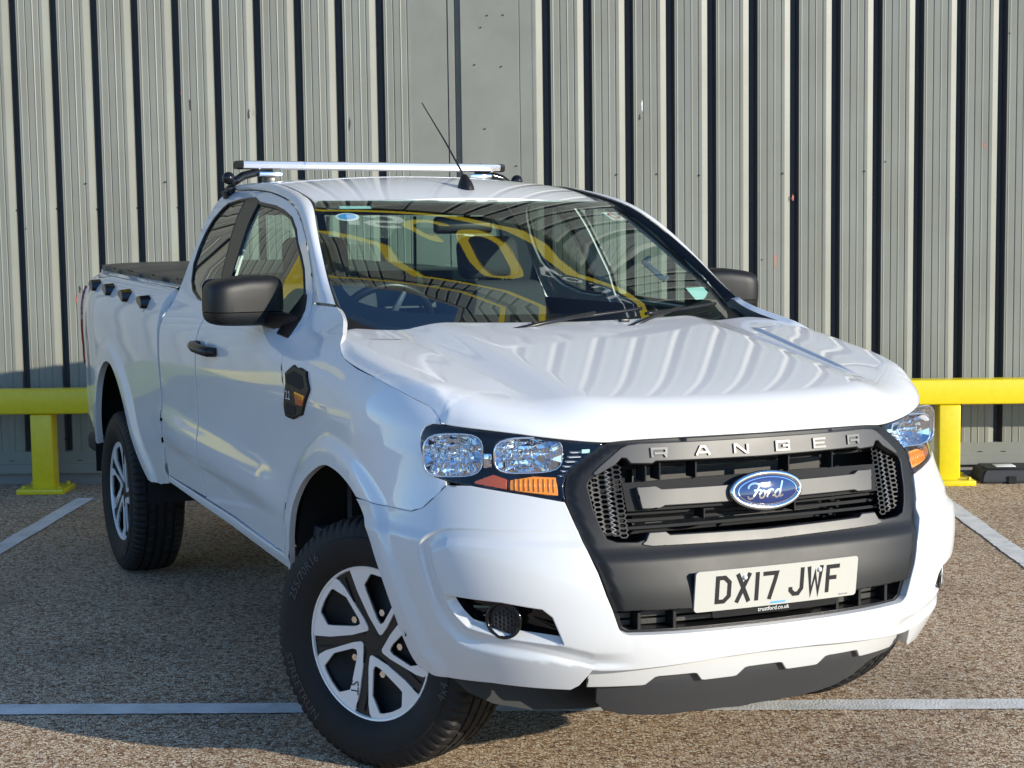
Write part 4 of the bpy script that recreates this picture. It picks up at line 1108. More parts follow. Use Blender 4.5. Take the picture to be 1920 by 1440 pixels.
# ---- A pillar and cant rail
RO = [(.790, .600, 1.360), (.7615, .668, 1.4403), (.741, .755, 1.512), (.723, .843, 1.576), (.699, .971, 1.65), (.684, 1.079, 1.688), (.672, 1.189, 1.714), (.66, 1.342, 1.736), (.641, 1.572, 1.757), (.628, 1.854, 1.7675), (.626, 2.106, 1.768), (.628, 2.168, 1.766)]
RI = [(.762, .432, 1.362), (.742, .565, 1.437), (.724, .665, 1.505), (.703, .765, 1.565), (.676, .880, 1.632), (.650, .975, 1.682), (.628, 1.085, 1.717), (.617, 1.25, 1.7475), (.612, 1.50, 1.782), (.612, 1.85, 1.796), (.612, 2.10, 1.789), (.614, 2.168, 1.784)]
def loft(name, A, B, bulge, sg, material, parent, nk=8, dirv=None):
    A = np.array(A, float); B = np.array(B, float)
    s = np.concatenate([[0], np.cumsum(np.linalg.norm(np.diff(A, axis=0), axis=1))]); q = np.linspace(0, s[-1], 70)
    f = lambda P: np.column_stack([np.interp(q, s, P[:, i]) for i in range(3)])
    A, B = f(A), f(B); V = []; F = []
    for _ in range(3): B[1:-1] = (B[:-2]+2*B[1:-1]+B[2:])/4
    ax = np.gradient((A+B)/2, axis=0)
    nrm = np.cross(ax, B-A); nrm /= np.linalg.norm(nrm, axis=1, keepdims=True)
    if nrm[30].dot(np.array([1, -.3, 1])) < 0: nrm = -nrm
    for i in range(len(A)):
        for k in range(nk+1):
            w_ = k/nk; p = A[i]*(1-w_)+B[i]*w_+nrm[i]*bulge*4*w_*(1-w_); V.append((-sg*p[0], p[1], p[2]))
    m = nk+1
    for i in range(len(A)-1):
        for k in range(nk):
            f_ = (i*m+k, i*m+k+1, (i+1)*m+k+1, (i+1)*m+k); F.append(f_)
    bm = bmesh.new(); me = bpy.data.meshes.new('t'); me.from_pydata([tuple(v) for v in V], [], F); bm.from_mesh(me); bpy.data.meshes.remove(me)
    return from_bm(name, bm, parent, material, True)
_so = np.array([(float(um(t)), z) for t, z in SEAM_ALL]); _T = np.gradient(_so, axis=0); _T /= np.linalg.norm(_T, axis=1, keepdims=True); _so = _so+np.column_stack([-_T[:, 1], _T[:, 0]])*.003
_P = side(um_inv(_so[:, 0]), _so[:, 1]); RO2 = [(-p_[0], p_[1], p_[2]) for p_ in _P]
_a = np.array(RO); _sa = np.concatenate([[0], np.cumsum(np.linalg.norm(np.diff(_a, axis=0), axis=1))])
_o = np.array(RO2); _i = [int(np.argmin(((_a-q)**2).sum(1))) for q in _o]
def match(L_):   # the inner curve re-sampled against the outer one
    L_ = np.array(L_); out_ = []
    for q in _o:
        d_, i_, t_ = seg_dist(np.array([[q[1], q[2]]]), _a[:, 1:], False); i_ = int(i_[0]); t_ = float(t_[0])
        out_.append(L_[i_]*(1-t_)+L_[min(i_+1, len(L_)-1)]*t_)
    return [tuple(v_) for v_ in out_]
RI = match(RI)
WT = match([(.734, .455, 1.335), (.724, .60, 1.432), (.707, .70, 1.488), (.686, .80, 1.548), (.660, .915, 1.615), (.632, 1.02, 1.670), (.604, 1.105, 1.710), (.592, 1.25, 1.738), (.587, 1.50, 1.776), (.587, 1.85, 1.792), (.587, 2.10, 1.786), (.588, 2.168, 1.781)])
for sg in (1, -1):
    loft('roof_pillar', RO2, RI, .012, sg, 'paint', truck)
    loft('pillar_trim', [(a+.004, y+.004, z-.006) for a, y, z in RI], WT, -.004, sg, 'plastic', truck, 4)
    loft('pillar_inner', [(a-.02, y+.02, z-.02) for a, y, z in RO2], [(a-.01, y+.03, z-.02) for a, y, z in WT], 0, sg, 'liner', truck, 2)

# ---- roof, windscreen, cowl
RF = [(x, .985+.14*(abs(x)/.6)**2) for x in np.linspace(-.586, .586, 41)]+[(.586, 2.17)]+[(x, 2.19-.02*abs(x)/.586) for x in np.linspace(.5, -.5, 9)]+[(-.586, 2.17)]
rf = panel('roof', roof, RF, truck, 'paint', step=.04, edge=.02, sign=1, depth=.02, gap=0, round_=.004)
WSO = [(u, 1.255+.045*abs(u)**2) for u in np.linspace(-1, 1, 41)]+[(1, z) for z in (1.4, 1.5, 1.6, 1.68, 1.712)]+[(u, 1.720-.004*abs(u)) for u in np.linspace(.99, -.99, 31)]+[(-1, z) for z in (1.712, 1.68, 1.6, 1.5, 1.4)]
ws = panel('windscreen', wscreen, WSO, truck, 'windscreen', step=.05, edge=.02, sign=1, depth=.005, gap=0, flange=False)
# black ceramic band round the glass (inside face)
band_o = [(u, 1.26+.045*abs(u)**2) for u in np.linspace(-.995, .995, 41)]+[(.995, z) for z in (1.4, 1.5, 1.6, 1.68, 1.710)]+[(u, 1.717) for u in np.linspace(.98, -.98, 31)]+[(-.995, z) for z in (1.710, 1.68, 1.6, 1.5, 1.4)]
band_i = [(u, 1.335+.035*abs(u/.92)**8+.012*abs(u)**2) for u in np.linspace(-.93, .93, 41)]+[(.955, z) for z in (1.42, 1.5, 1.6, 1.67)]+[(u, 1.700) for u in np.linspace(.93, -.93, 31)]+[(-.955, z) for z in (1.67, 1.6, 1.5, 1.42)]
panel('windscreen_border', wscreen, band_o, truck, 'gloss_black', holes=[band_i], step=.05, edge=.02, sign=1, depth=.002, gap=0, offset=-.004, flange=False)
cow = []
def cowl(u, v):
    u = np.asarray(u, float); v = np.asarray(v, float); a = np.abs(u)*.735
    yr = .215+.16*(a/.735)**2; P1 = np.stack([u*.735, yr-.03, 1.268-.03*(a/.735)**2+0*v], -1)
    P2 = wscreen(u*.99, 1.262+.055*u**2+0*v)
    return P1*(1-v[..., None])+P2*v[..., None]+np.array([0, 0, -.012])*(4*v*(1-v))[..., None]
panel('cowl', cowl, [(u, 0) for u in np.linspace(-1, 1, 31)]+[(u, 1) for u in np.linspace(1, -1, 31)], truck, 'black', step=.08, edge=.05, sign=1, depth=.02, gap=0)
for sg in (1, -1):
    prism('cowl_corner', [(0, 0), (.13, -.01), (.115, .05), (.02, .115)], lambda a, b_, d, sg=sg: Vector((-sg*(.635+a), .33+.35*a+1.2*b_*.9, 1.292+b_*.55+d)), .015, truck, 'plastic')
# wipers
def wip(name, u0, u1, z0, z1, arm):
    P = [Vector(wscreen(np.float64(u0+(u1-u0)*q), np.float64(z0+(z1-z0)*q)))+Vector((0, -.014, .014)) for q in np.linspace(0, 1, 14)]
    o = tube(name, P, .006, truck, 'black', 6)
    ap = Vector(wscreen(np.float64(arm), np.float64(1.262)))+Vector((0, -.03, .02))
    tube('wiper_arm', [ap, ap*.5+P[4]*.5+Vector((0, -.010, .006)), P[6]+Vector((0, -.008, .008))], [.009, .007, .006], o, 'black', 8)
wip('wiper_blade', -.16, .36, 1.300, 1.328, -.42); wip('wiper_blade', .36, .86, 1.312, 1.332, .16)
# stickers behind the glass
def on_glass(u, z, off=-.006):
    return lambda a, b_, d: Vector(wscreen(np.float64(u), np.float64(z)))+Vector((a, b_*.83+off*.5, b_*.55+off)) + Vector((0, (a/.6)*0, 0))
def gl_patch(name, u0, u1, z0, z1, material, off=-.006, skew=0):
    V = []; F = []; k = 6
    for i in range(k+1):
        for z, q in ((z0, 0), (z1, 1)):
            p = wscreen(np.float64(u0+(u1-u0)*i/k+skew*q), np.float64(z)); V.append((p[0], p[1]-off*-.5+.004, p[2]+off))
    for i in range(k): F.append((2*i, 2*i+2, 2*i+3, 2*i+1))
    return from_data(name, V, F, ws, material)
gl_patch('windscreen_sticker', .79, .93, 1.365, 1.405, 'sticker')
gl_patch('windscreen_sticker', .80, .92, 1.650, 1.678, 'white_print')
gl_patch('windscreen_sticker', -.87, -.70, 1.690, 1.700, 'sticker')
def gl_ring(name, u, z, ru, rz, wd, material, off=-.005):
    p = []
    V = []; F = []; k = 28
    for i in range(k):
        a = 2*math.pi*i/k
        for s in (1, 1-wd):
            q = wscreen(np.float64(u+ru*s*math.cos(a)), np.float64(z+rz*s*math.sin(a))); V.append((q[0], q[1]-.002, q[2]+off+.001))
    for i in range(k):
        j = (i+1) % k; F.append((2*i, 2*j, 2*j+1, 2*i+1))
    return from_data(name, V, F, ws, material)
gl_ring('sticker_ring', .86, 1.664, .042, .0115, .22, 'sticker_red')
from_data('sticker_bar', [tuple(Vector(wscreen(np.float64(.86+a), np.float64(1.664+b_)))+Vector((0, -.002, -.003))) for a, b_ in ((-.02, .0085), (-.012, .0085), (.02, -.0085), (.012, -.0085))], [(0, 1, 2, 3)], ws, 'sticker_red')
gl_ring('windscreen_sticker', -.84, 1.660, .062, .014, .99, 'white_print', -.006)
gl_ring('sticker_ring', -.84, 1.660, .045, .010, .99, 'sticker_blue', -.0045)

# ---- aerial
ab = Vector(roof(np.float64(0), np.float64(1.13)))
V = []; F = []
for i, (h, rx, ry, dy) in enumerate(((-.006, .030, .044, 0), (.006, .028, .042, .001), (.022, .023, .034, .004), (.040, .015, .022, .010), (.050, .009, .013, .014), (.053, .003, .004, .016))):
    for k in range(20):
        a = 2*math.pi*k/20; V.append((rx*math.cos(a), dy+ry*math.sin(a), h))
for i in range(5):
    for k in range(20): F.append((i*20+k, i*20+(k+1) % 20, i*20+20+(k+1) % 20, i*20+20+k))
F.append(tuple(range(100, 120)))
an = from_data('aerial', [Vector(v)+ab for v in V], F, truck, 'plastic', True)
tube('aerial_rod', [ab+Vector((0, .015, .045)), ab+Vector((0, .20, .185)), ab+Vector((0, .43, .345))], [.0040, .0032, .0022], an, 'black', 8)

# ---- roof bar
rk = empty('roof_bar', truck, (0, 2.08, 1.86))
pr_ = [(-.040, .006), (-.036, .016), (-.02, .020), (.02, .020), (.036, .014), (.042, 0), (.036, -.012), (.02, -.015), (-.02, -.015), (-.036, -.010)]
V = []; F = []
for x in (-.592, .565):
    for y, z in pr_: V.append((x, y, z+.012))
k = len(pr_)
for i in range(k): F.append((i, (i+1) % k, k+(i+1) % k, k+i))
F += [tuple(range(k-1, -1, -1)), tuple(range(k, 2*k))]
from_data('bar', V, F, rk, 'alu')
for sg in (1, -1):
    xo = -.592 if sg > 0 else .565
    V2 = [(xo, y*1.04, z*1.06+.012) for y, z in pr_]+[(xo-sg*.022, y*.95, z*.95+.012) for y, z in pr_]
    from_data('end_cap', V2, [(i, (i+1) % k, k+(i+1) % k, k+i) for i in range(k)]+[tuple(range(k, 2*k))], rk, 'plastic')
    xs2 = -sg
    tube('foot_arm', [(xs2*.46, 0, -.012), (xs2*.53, 0, -.016), (xs2*.585, 0, -.030), (xs2*.625, 0, -.056), (xs2*.645, 0, -.085)], [.014, .017, .018, .017, .014], rk, 'gloss_black', 10)
    box('clamp', (xs2*.642, 0, -.092), (.030, .07, .030), rk, 'plastic', .006, 2)
    box('clamp_strap', (xs2*.655, 0, -.125), (.012, .06, .07), rk, 'plastic', .004, 2, Matrix.Rotation(xs2*.35, 3, 'Y'))
    bm = bmesh.new(); bmesh.ops.create_uvsphere(bm, u_segments=16, v_segments=10, radius=.026, matrix=Matrix.Translation((xs2*.652, -.02, -.040)))
    from_bm('clamp_knob', bm, rk, 'gloss_black', True)
    box('foot_pad', (xs2*.475, 0, -.055), (.045, .06, .045), rk, 'black', .006, 2)
    box('foot_bracket', (xs2*.475, -.01, -.022), (.10, .05, .018), rk, 'chrome', .004, 2)

# ---- tonneau cover, bed
def ton(x, y):
    x = np.asarray(x, float); y = np.asarray(y, float); e = np.abs(x)/.80
    return np.stack([x*np.ones_like(y), y*np.ones_like(x), 1.420+.009*(y-2.2)+.008*(1-e**2)-.016*e**10+.002*np.sin(y*14)*np.sin(x*3)], -1)
TN = [(-.80, 2.24), (.80, 2.24), (.78, 3.6), (.755, 4.10), (-.755, 4.10), (-.78, 3.6)]
panel('tonneau_cover', ton, TN, truck, 'vinyl', step=.05, edge=.03, sign=1, depth=.065, gap=0, round_=.006)
for sg in (1, -1):
    V = []; F = []; ys = np.linspace(2.21, 4.2, 30)
    for y in ys:
        z = 1.366+.013*(y-2.2); a = float(hw(y, z))-.004
        V += [(-sg*a, y, z+.004), (-sg*(a-.03), y, z+.014), (-sg*.74, y, z+.012), (-sg*.74, y, z-.2)]
    for i in range(len(ys)-1):
        for q in range(3): F.append((i*4+q, i*4+q+1, i*4+5+q, i*4+4+q))
    bm = bmesh.new(); me = bpy.data.meshes.new('t'); me.from_pydata(V, [], F); bm.from_mesh(me); bpy.data.meshes.remove(me)
    from_bm('bed_rail', bm, truck, 'paint')
    # tie-down hooks along the side
    for t, z in ((4.6171, 1.3447), (4.2623, 1.3352), (3.879, 1.3212), (3.4917, 1.3074)):
        p = Vector(wrap(np.float64(sg*t), np.float64(z-.004))); 
        bm = bmesh.new()
        prf = [(-.058, -.012), (-.050, .012), (-.020, .026), (.030, .024), (.050, .016), (.054, -.002), (.020, -.006), (.004, -.018), (-.030, -.028), (-.052, -.024)]
        vo_ = [bm.verts.new((p.x-sg*.034, p.y+a*.85, p.z+b_)) for a, b_ in prf]; vi = [bm.verts.new((p.x+sg*.012, p.y+a, p.z+b_*1.15)) for a, b_ in prf]
        bm.faces.new(vo_); bm.faces.new(vi[::-1])
        for i in range(len(prf)): j = (i+1) % len(prf); bm.faces.new((vo_[i], vi[i], vi[j], vo_[j]))
        bmesh.ops.bevel(bm, geom=list(bm.edges), offset=.003, segments=1, affect='EDGES')
        hk = from_bm('tie_hook', bm, beds[0 if sg > 0 else 1], 'gloss_black')
        box('hook_pin', (p.x-sg*.010, p.y+.0, p.z-.034), (.016, .012, .020), hk, 'white_print', .002, 1)
    # tail lamp
    TL = [(5.045, 1.325), (5.20, 1.31), (5.235, 1.2), (5.235, 1.0), (5.20, .90), (5.06, .93), (5.03, 1.15)]
    panel('tail_lamp', with_disp(lambda Pm: 0*Pm[:, 0]+.010), [(sg*t, z) for t, z in TL], truck, 'red', step=.03, edge=.012, depth=.03, gap=0, round_=.004, **WK)
box('tailgate', (0, 4.235, 1.04), (1.60, .05, .62), truck, 'paint', .02, 3)
box('tailgate_handle', (0, 4.262, 1.20), (.22, .012, .08), truck, 'black', .005, 2)
box('rear_step', (0, 4.30, .56), (1.5, .18, .14), truck, 'chassis', .02, 2)

# ---- side vent, handles
for i, sg in enumerate((1, -1)):
    vs_ = with_disp(lambda Pm: 0*Pm[:, 0]+.008)
    vt = panel('side_vent', vs_, [(sg*t, z) for t, z in VENT], wings[i], 'plastic', step=.02, edge=.01, depth=.02, gap=0, round_=.006, **WK)
    def vsub(L_): return [(sg*t, z) for t, z in L_]
    panel('vent_inset', with_disp(lambda Pm: 0*Pm[:, 0]+.0095), vsub([(1.355, 1.168), (1.27, 1.160), (1.25, 1.128), (1.285, 1.118), (1.42, 1.128), (1.425, 1.150)]), wings[i], 'deep', step=.02, edge=.01, depth=.003, gap=0, **WK)
    panel('vent_inset', with_disp(lambda Pm: 0*Pm[:, 0]+.0095), vsub([(1.33, 1.058), (1.43, 1.060), (1.450, 1.040), (1.445, 1.027), (1.39, 1.026), (1.345, 1.035)]), wings[i], 'deep', step=.02, edge=.01, depth=.003, gap=0, **WK)
    panel('side_marker', with_disp(lambda Pm: 0*Pm[:, 0]+.011), vsub([(1.335, 1.105), (1.235, 1.100), (1.262, 1.068), (1.325, 1.066)]), wings[i], 'amber_dark', step=.02, edge=.01, depth=.004, gap=0, round_=.002, **WK)
    def vf(x, z, d, sg=sg):
        p = wrap(np.float64(sg*(1.432-x if sg > 0 else 1.34+x)), np.float64(1.075+z)); return Vector((p[0]-sg*.0105, p[1], p[2]))
    text('vent_lettering', '2.2', .040, vf, wings[i], 'white_print', 'LEFT')
    # pull handle and lock
    P_ = [Vector(wrap(np.float64(sg*t), np.float64(z)))+Vector((-sg*o_, 0, 0)) for t, z, o_ in ((2.285, 1.166, .004), (2.30, 1.168, .030), (2.36, 1.172, .040), (2.45, 1.175, .040), (2.515, 1.177, .030), (2.53, 1.178, .004))]
    tube('door_handle', P_, [.017, .019, .019, .019, .019, .018], doors[i], 'black', 12, False, 1.0)
    pc = Vector(wrap(np.float64(sg*2.44), np.float64(1.20)))
    bm = bmesh.new(); bmesh.ops.create_uvsphere(bm, u_segments=20, v_segments=12, radius=.05, matrix=Matrix.Translation((pc.x+sg*.034, pc.y, pc.z-.02)) @ Matrix.Diagonal((.8, 1.3, .8, 1)))
    from_bm('handle_cup', bm, doors[i], 'paint', True)

# ---- door mirrors
def sq(c, e): return math.copysign(abs(c)**e, c)
for i, sg in enumerate((1, -1)):
    mr = empty('door_mirror', truck, (-sg*.968, .86, 1.372))
    def shell(name, z0, z1, s0, material, x0=-.118, x1=.158, inner=False):
        V = []; F = []; nu, nv = 48, 24
        for j in range(nv+1):
            ph = -math.pi/2+math.pi*j/nv
            for k in range(nu):
                th = 2*math.pi*k/nu
                x = sq(math.cos(th), .42)*sq(math.cos(ph), .34); y = sq(math.sin(th), .75)*sq(math.cos(ph), .5); z = sq(math.sin(ph), .42)
                X = (x0+x1)/2+(x1-x0)/2*x*s0; Y = .085*y*(1-.18*x*(1))*s0; Z = (z0+z1)/2+(z1-z0)/2*z
                Y -= .02*(1-x)*.5; Z -= (.016*max(0, -x))*(1 if z > 0 else -.2)
                V.append((sg*X, Y, Z))
        for j in range(nv):
            for k in range(nu): F.append((j*nu+k, j*nu+(k+1) % nu, (j+1)*nu+(k+1) % nu, (j+1)*nu+k))
        if sg < 0: F = [f[::-1] for f in F]
        bm = bmesh.new(); me = bpy.data.meshes.new('t'); me.from_pydata(V, [], F); bm.from_mesh(me); bpy.data.meshes.remove(me)
        bmesh.ops.remove_doubles(bm, verts=bm.verts, dist=1e-5)
        if inner: bmesh.ops.bisect_plane(bm, geom=bm.verts[:]+bm.edges[:]+bm.faces[:], plane_co=(0, 0, -.0375), plane_no=(0, 0, 1), clear_outer=True)
        else: bmesh.ops.bisect_plane(bm, geom=bm.verts[:]+bm.edges[:]+bm.faces[:], plane_co=(0, 0, -.0345), plane_no=(0, 0, 1), clear_inner=True)
        bmesh.ops.holes_fill(bm, edges=[e for e in bm.edges if e.is_boundary], sides=0)
        o_ = from_bm(name, bm, mr, material, True); o_.data.set_sharp_from_angle(angle=D2R(50)); return o_
    shell('mirror_cap', -.085, .086, 1.0, 'plastic'); shell('mirror_base', -.085, .086, 1.0, 'plastic', inner=True)
    prism('mirror_glass', dens(rrect(.20, .125, .03), .03), lambda a, b_, d: Vector((sg*a, .083+d, b_+.010)), .004, mr, 'chrome')
    bm = bmesh.new()
    A_ = [(sg*.075, -.075, -.081), (sg*.075, .045, -.081), (sg*.075, .045, -.037), (sg*.075, -.075, -.037)]
    B_ = [(sg*.152, -.240, -.128), (sg*.150, -.06, -.120), (sg*.140, -.06, -.036), (sg*.142, -.240, -.040)]
    va = [bm.verts.new(p) for p in A_]; vb = [bm.verts.new(p) for p in B_]
    for k in range(4): bm.faces.new((va[k], va[(k+1) % 4], vb[(k+1) % 4], vb[k]))
    bm.faces.new(va[::-1]); bm.faces.new(vb); bmesh.ops.bevel(bm, geom=list(bm.edges), offset=.008, segments=2, affect='EDGES')
    from_bm('mirror_arm', bm, mr, 'plastic', True, 45)
    both_off = with_disp(lambda Pm: 0*Pm[:, 0]+.004)
    so_ = panel('mirror_sail', both_off, [(sg*t, z) for t, z in [(1.575, 1.262), (1.70, 1.27), (1.74, 1.335), (1.695, 1.40), (1.672, 1.392), (1.625, 1.325)]], truck, 'black', step=.03, edge=.012, depth=.01, gap=0, round_=.004, **WK)

# ---- wheels
RT, RW = .381, .233
def tyre_mesh():
    n_ = 288; prof = []
    half = [(.086, .222, 0), (.104, .236, 0), (.118, .262, 0), (.1265, .295, 0), (.1245, .322, 0), (.121, .324, 0), (.117, .345, 1), (.110, .360, 2), (.101, .3715, 3), (.088, .3765, 3),
            (.066, .3790, 0), (.0645, .371, 0), (.0555, .371, 0), (.054, .3795, 4), (.026, .3808, 4), (.0245, .3725, 0), (.0155, .3725, 0), (.014, .381, 0)]
    prof = [(-s, r, f) for s, r, f in half]+[(s, r, f) for s, r, f in reversed(half)]   # inner side first; outer last
    V = []; F = []; m = len(prof)
    for i in range(n_):
        a = 2*math.pi*i/n_; ph = i % 4
        for s, r, f in prof:
            rr = r
            cut = ph == 0
            if f in (1, 2, 3) and cut: rr -= (.0, .004, .008, .0085)[f]
            if f == 4 and (i+2) % 8 == 0: rr -= .005
            V.append((-s, rr*math.cos(a), rr*math.sin(a)))
    for i in range(n_):
        j = (i+1) % n_
        for k in range(m-1): F.append((i*m+k, i*m+k+1, j*m+k+1, j*m+k))
    me = bpy.data.meshes.new('tyre'); me.from_pydata(V, [], F); me.update()
    bm = bmesh.new(); bm.from_mesh(me); bmesh.ops.recalc_face_normals(bm, faces=bm.faces); bm.to_mesh(me); bm.free()
    me.polygons.foreach_set('use_smooth', [True]*len(me.polygons)); me.set_sharp_from_angle(angle=D2R(32)); me.materials.append(M['rubber'])
    return me
def wf(u, v, d):   # wheel face: u to the right, v up, seen from outside; d outward
    r = math.hypot(u, v); s = .092-.016*(1-min(r, 1))**1.0
    return Vector((-(s+d), -u*RW, v*RW))
def pol(r, a): return (r*math.cos(D2R(a)), r*math.sin(D2R(a)))
LOOP = [(-.335, .925)]+[pol(.985, a) for a in np.linspace(109, 56, 12)]+[(.555, .735), (.505, .62), (.25, .235), (.165, .135), (.135, .118), (.105, .130), (-.05, .338), (-.227, .658)]
HOLE = [(.0126, .90), (.06, .905), (.20, .885), (.355, .835), (.405, .80), (.39, .56), (.2, .295), (.15, .262), (.115, .285), (.075, .34), (-.075, .68), (-.098, .75)]
CHAN = [(-.20, .62), (-.335, .925), (-.36, .918)]
def rot2(L_, a): c, s = math.cos(D2R(a)), math.sin(D2R(a)); return [(x*c-y*s, x*s+y*c) for x, y in L_]
def wheel_parts():
    P = []
    P.append(('tyre', tyre_mesh(), None))
    tmp = empty('tmp')
    for k in range(5):
        o = prism('wheel_spoke', rot2(LOOP, 72*k), lambda a, b_, d: wf(a, b_, .006+d), .010, tmp, 'silver', [rot2(HOLE, 72*k)]); P.append(('wheel_spoke', o.data, o))
    ring = []; 
    prof = [(-.094, RW*.962), (-.101, RW*.972), (-.102, RW*.995), (-.097, RW*1.008), (-.085, RW*1.0)]
    o = lathe('trim_ring', prof, 72, tmp, 'silver'); P.append(('trim_ring', o.data, o))
    # black web between the silver loops: disc pierced by the five pockets
    disc = [pol(.975, a) for a in np.linspace(0, 360, 72, endpoint=False)]
    o = prism('trim_web', disc, lambda a, b_, d: wf(a, b_, .0005+d), .012, tmp, 'black', [rot2(HOLE, 72*k) for k in range(5)]); P.append(('trim_web', o.data, o))
    for k in range(5):   # raised edges of the black channels
        o = strokes('web_rib', [(rot2([(-.13, .10), (-.43, .80)], 72*k), False), (rot2([(.045, .17), (-.31, .86)], 72*k), False)], .012, lambda a, b_, d: wf(a, b_, .001+d), .004, tmp, 'plastic'); P.append(('web_rib', o.data, o))
    o = lathe('steel_rim', [(-.055, .05), (-.052, .12), (-.040, .16), (-.045, .195), (-.07, .222), (.09, .222)], 48, tmp, 'chassis'); P.append(('steel_rim', o.data, o))
    o = lathe('hub_cap', [(-.083, .0005), (-.083, .026), (-.0805, .0285), (-.0815, .031), (-.079, .034), (-.07, .036)], 32, tmp, 'black'); P.append(('hub_cap', o.data, o))
    bm = bmesh.new()
    bmesh.ops.create_cone(bm, cap_ends=True, segments=6, radius1=.011, radius2=.009, depth=.03, matrix=Matrix.Rotation(math.pi/2, 4, 'Y'))
    me = bpy.data.meshes.new('wheel_nut'); bm.to_mesh(me); bm.free(); me.materials.append(M['chrome'])
    for k in range(5):
        a = 72*k+72; o = link('wheel_nut', me, tmp); o.location = (-.062, -.098*math.cos(D2R(a)), .098*math.sin(D2R(a))); P.append(('wheel_nut', me, o))
    def arc_text(name, s, size, rad, start, span_sign, up_in):
        V, F = text_mesh(s, size, 'LEFT', 2); W_ = []
        for v in V:
            if up_in: a = start-v.x/rad; r = rad+v.y
            else: a = start+v.x/rad; r = rad-v.y
            sdx = .1285-.35*max(0, r-.30)**1.3
            W_.append((-sdx, -r*math.cos(a), r*math.sin(a)))
        o = from_data(name, W_, F, tmp, 'sidewall_text'); P.append((name, o.data, o))
    arc_text('tyre_lettering', '255/70R16', .040, .293, D2R(160), 1, True)
    arc_text('tyre_lettering', 'STREETRUN', .044, .327, D2R(192), -1, False)
    arc_text('tyre_lettering', '4x4', .040, .327, D2R(-22), -1, False)
    V, F = text_mesh('ST', .042, 'CENTER', 2)
    o = from_data('trim_lettering', [wf(-.275+(-v.y)/RW*0+(v.y-.015)/RW, -.62-v.x/RW, .0075) for v in V], F, tmp, 'black'); P.append(('trim_lettering', o.data, o))
    locs = [(nm, me, tuple(o.location) if o else (0, 0, 0)) for nm, me, o in P]
    for nm, me, o in P:
        if o: bpy.data.objects.remove(o)
    bpy.data.objects.remove(tmp)
    return locs
WP = wheel_parts()
STEER = 28.4
for (sx, y, st, spin, first) in ((-1, 0, STEER, 0, True), (-1, 3.22, 0, 40, False), (1, 0, STEER, 15, False), (1, 3.22, 0, 65, False)):
    cx_ = sx*.775; cy_ = y
    if st:
        c, s = math.cos(D2R(st)), math.sin(D2R(st)); px_ = sx*.69; ox = sx*.085; cx_, cy_ = px_+ox*c, y+ox*s
    wh = empty('wheel', truck, (cx_, cy_, ground_z(cx_, cy_)+RT-.004))
    wh.rotation_euler = (0, 0, D2R(st)+(math.pi if sx > 0 else 0))
    for nm, me, loc in WP:
        if not first and nm in ('tyre_lettering', 'trim_lettering') and y == 3.22 and sx > 0: continue
        o = link(nm, me, wh)
        R = Matrix.Rotation(D2R(spin), 4, 'X'); o.matrix_local = R @ Matrix.Translation(loc)

# ---- wheel wells, underbody with added light blockers
def well(y, z, r, a0, a1):
    for sg in (1, -1):
        V = []; F = []; n_ = 24
        for i in range(n_+1):
            a = D2R(a0+(a1-a0)*i/n_)
            for x in (.885, .50): V.append((-sg*x, y-r*math.cos(a), z+r*math.sin(a)*1.08))
        for i in range(n_): F.append((2*i, 2*i+1, 2*i+3, 2*i+2))
        from_data('wheel_well', V, F, truck, 'deep', True)
        V = [(-sg*.50, y-r, z-.15), (-sg*.50, y+r, z-.15), (-sg*.50, y+r, z+r*1.1), (-sg*.50, y-r, z+r*1.1)]
        from_data('well_side', V, [(0, 1, 2, 3)], truck, 'deep')
well(.03, .42, .495, 8, 178); well(3.18, .46, .56, -5, 185)
box('chassis_blocker', (0, 1.75, .50), (.98, 4.9, .20), truck, 'chassis')  # solid dark box put in to block light under the body
box('undertray_blocker', (0, -.12, .325), (1.02, .95, .10), truck, 'chassis', .02, 2)  # unseen tray added low to stop sun leaking under the truck
box('gearbox_blocker', (0, .95, .40), (.55, 1.3, .16), truck, 'chassis', .03, 2)  # unseen box added with the tray, closing the light path further back
box('engine_bay_blocker', (0, -.22, .80), (.95, .80, .62), truck, 'deep')  # unseen black box added to block off the engine bay
box('bed_floor', (0, 3.2, .88), (1.5, 2.0, .05), truck, 'chassis')
box('bed_front', (0, 2.235, 1.08), (1.62, .03, .52), truck, 'paint', .004, 1)
box('cab_floor', (0, 1.22, .60), (1.66, 1.86, .10), truck, 'interior')
box('firewall', (0, .22, .88), (1.60, .04, .64), truck, 'deep')
tube('exhaust_pipe', [(-.55, 3.7, .46), (-.60, 4.2, .46), (-.72, 4.42, .47)], .045, truck, 'chassis', 14)
box('rear_silencer', (-.72, 4.36, .475), (.13, .22, .10), truck, 'chassis', .03, 3)
tube('front_axle', [(-.66, 0, .38), (.66, 0, .38)], .05, truck, 'chassis', 10)
tube('rear_axle', [(-.70, 3.22, .38), (.70, 3.22, .38)], .07, truck, 'chassis', 10)

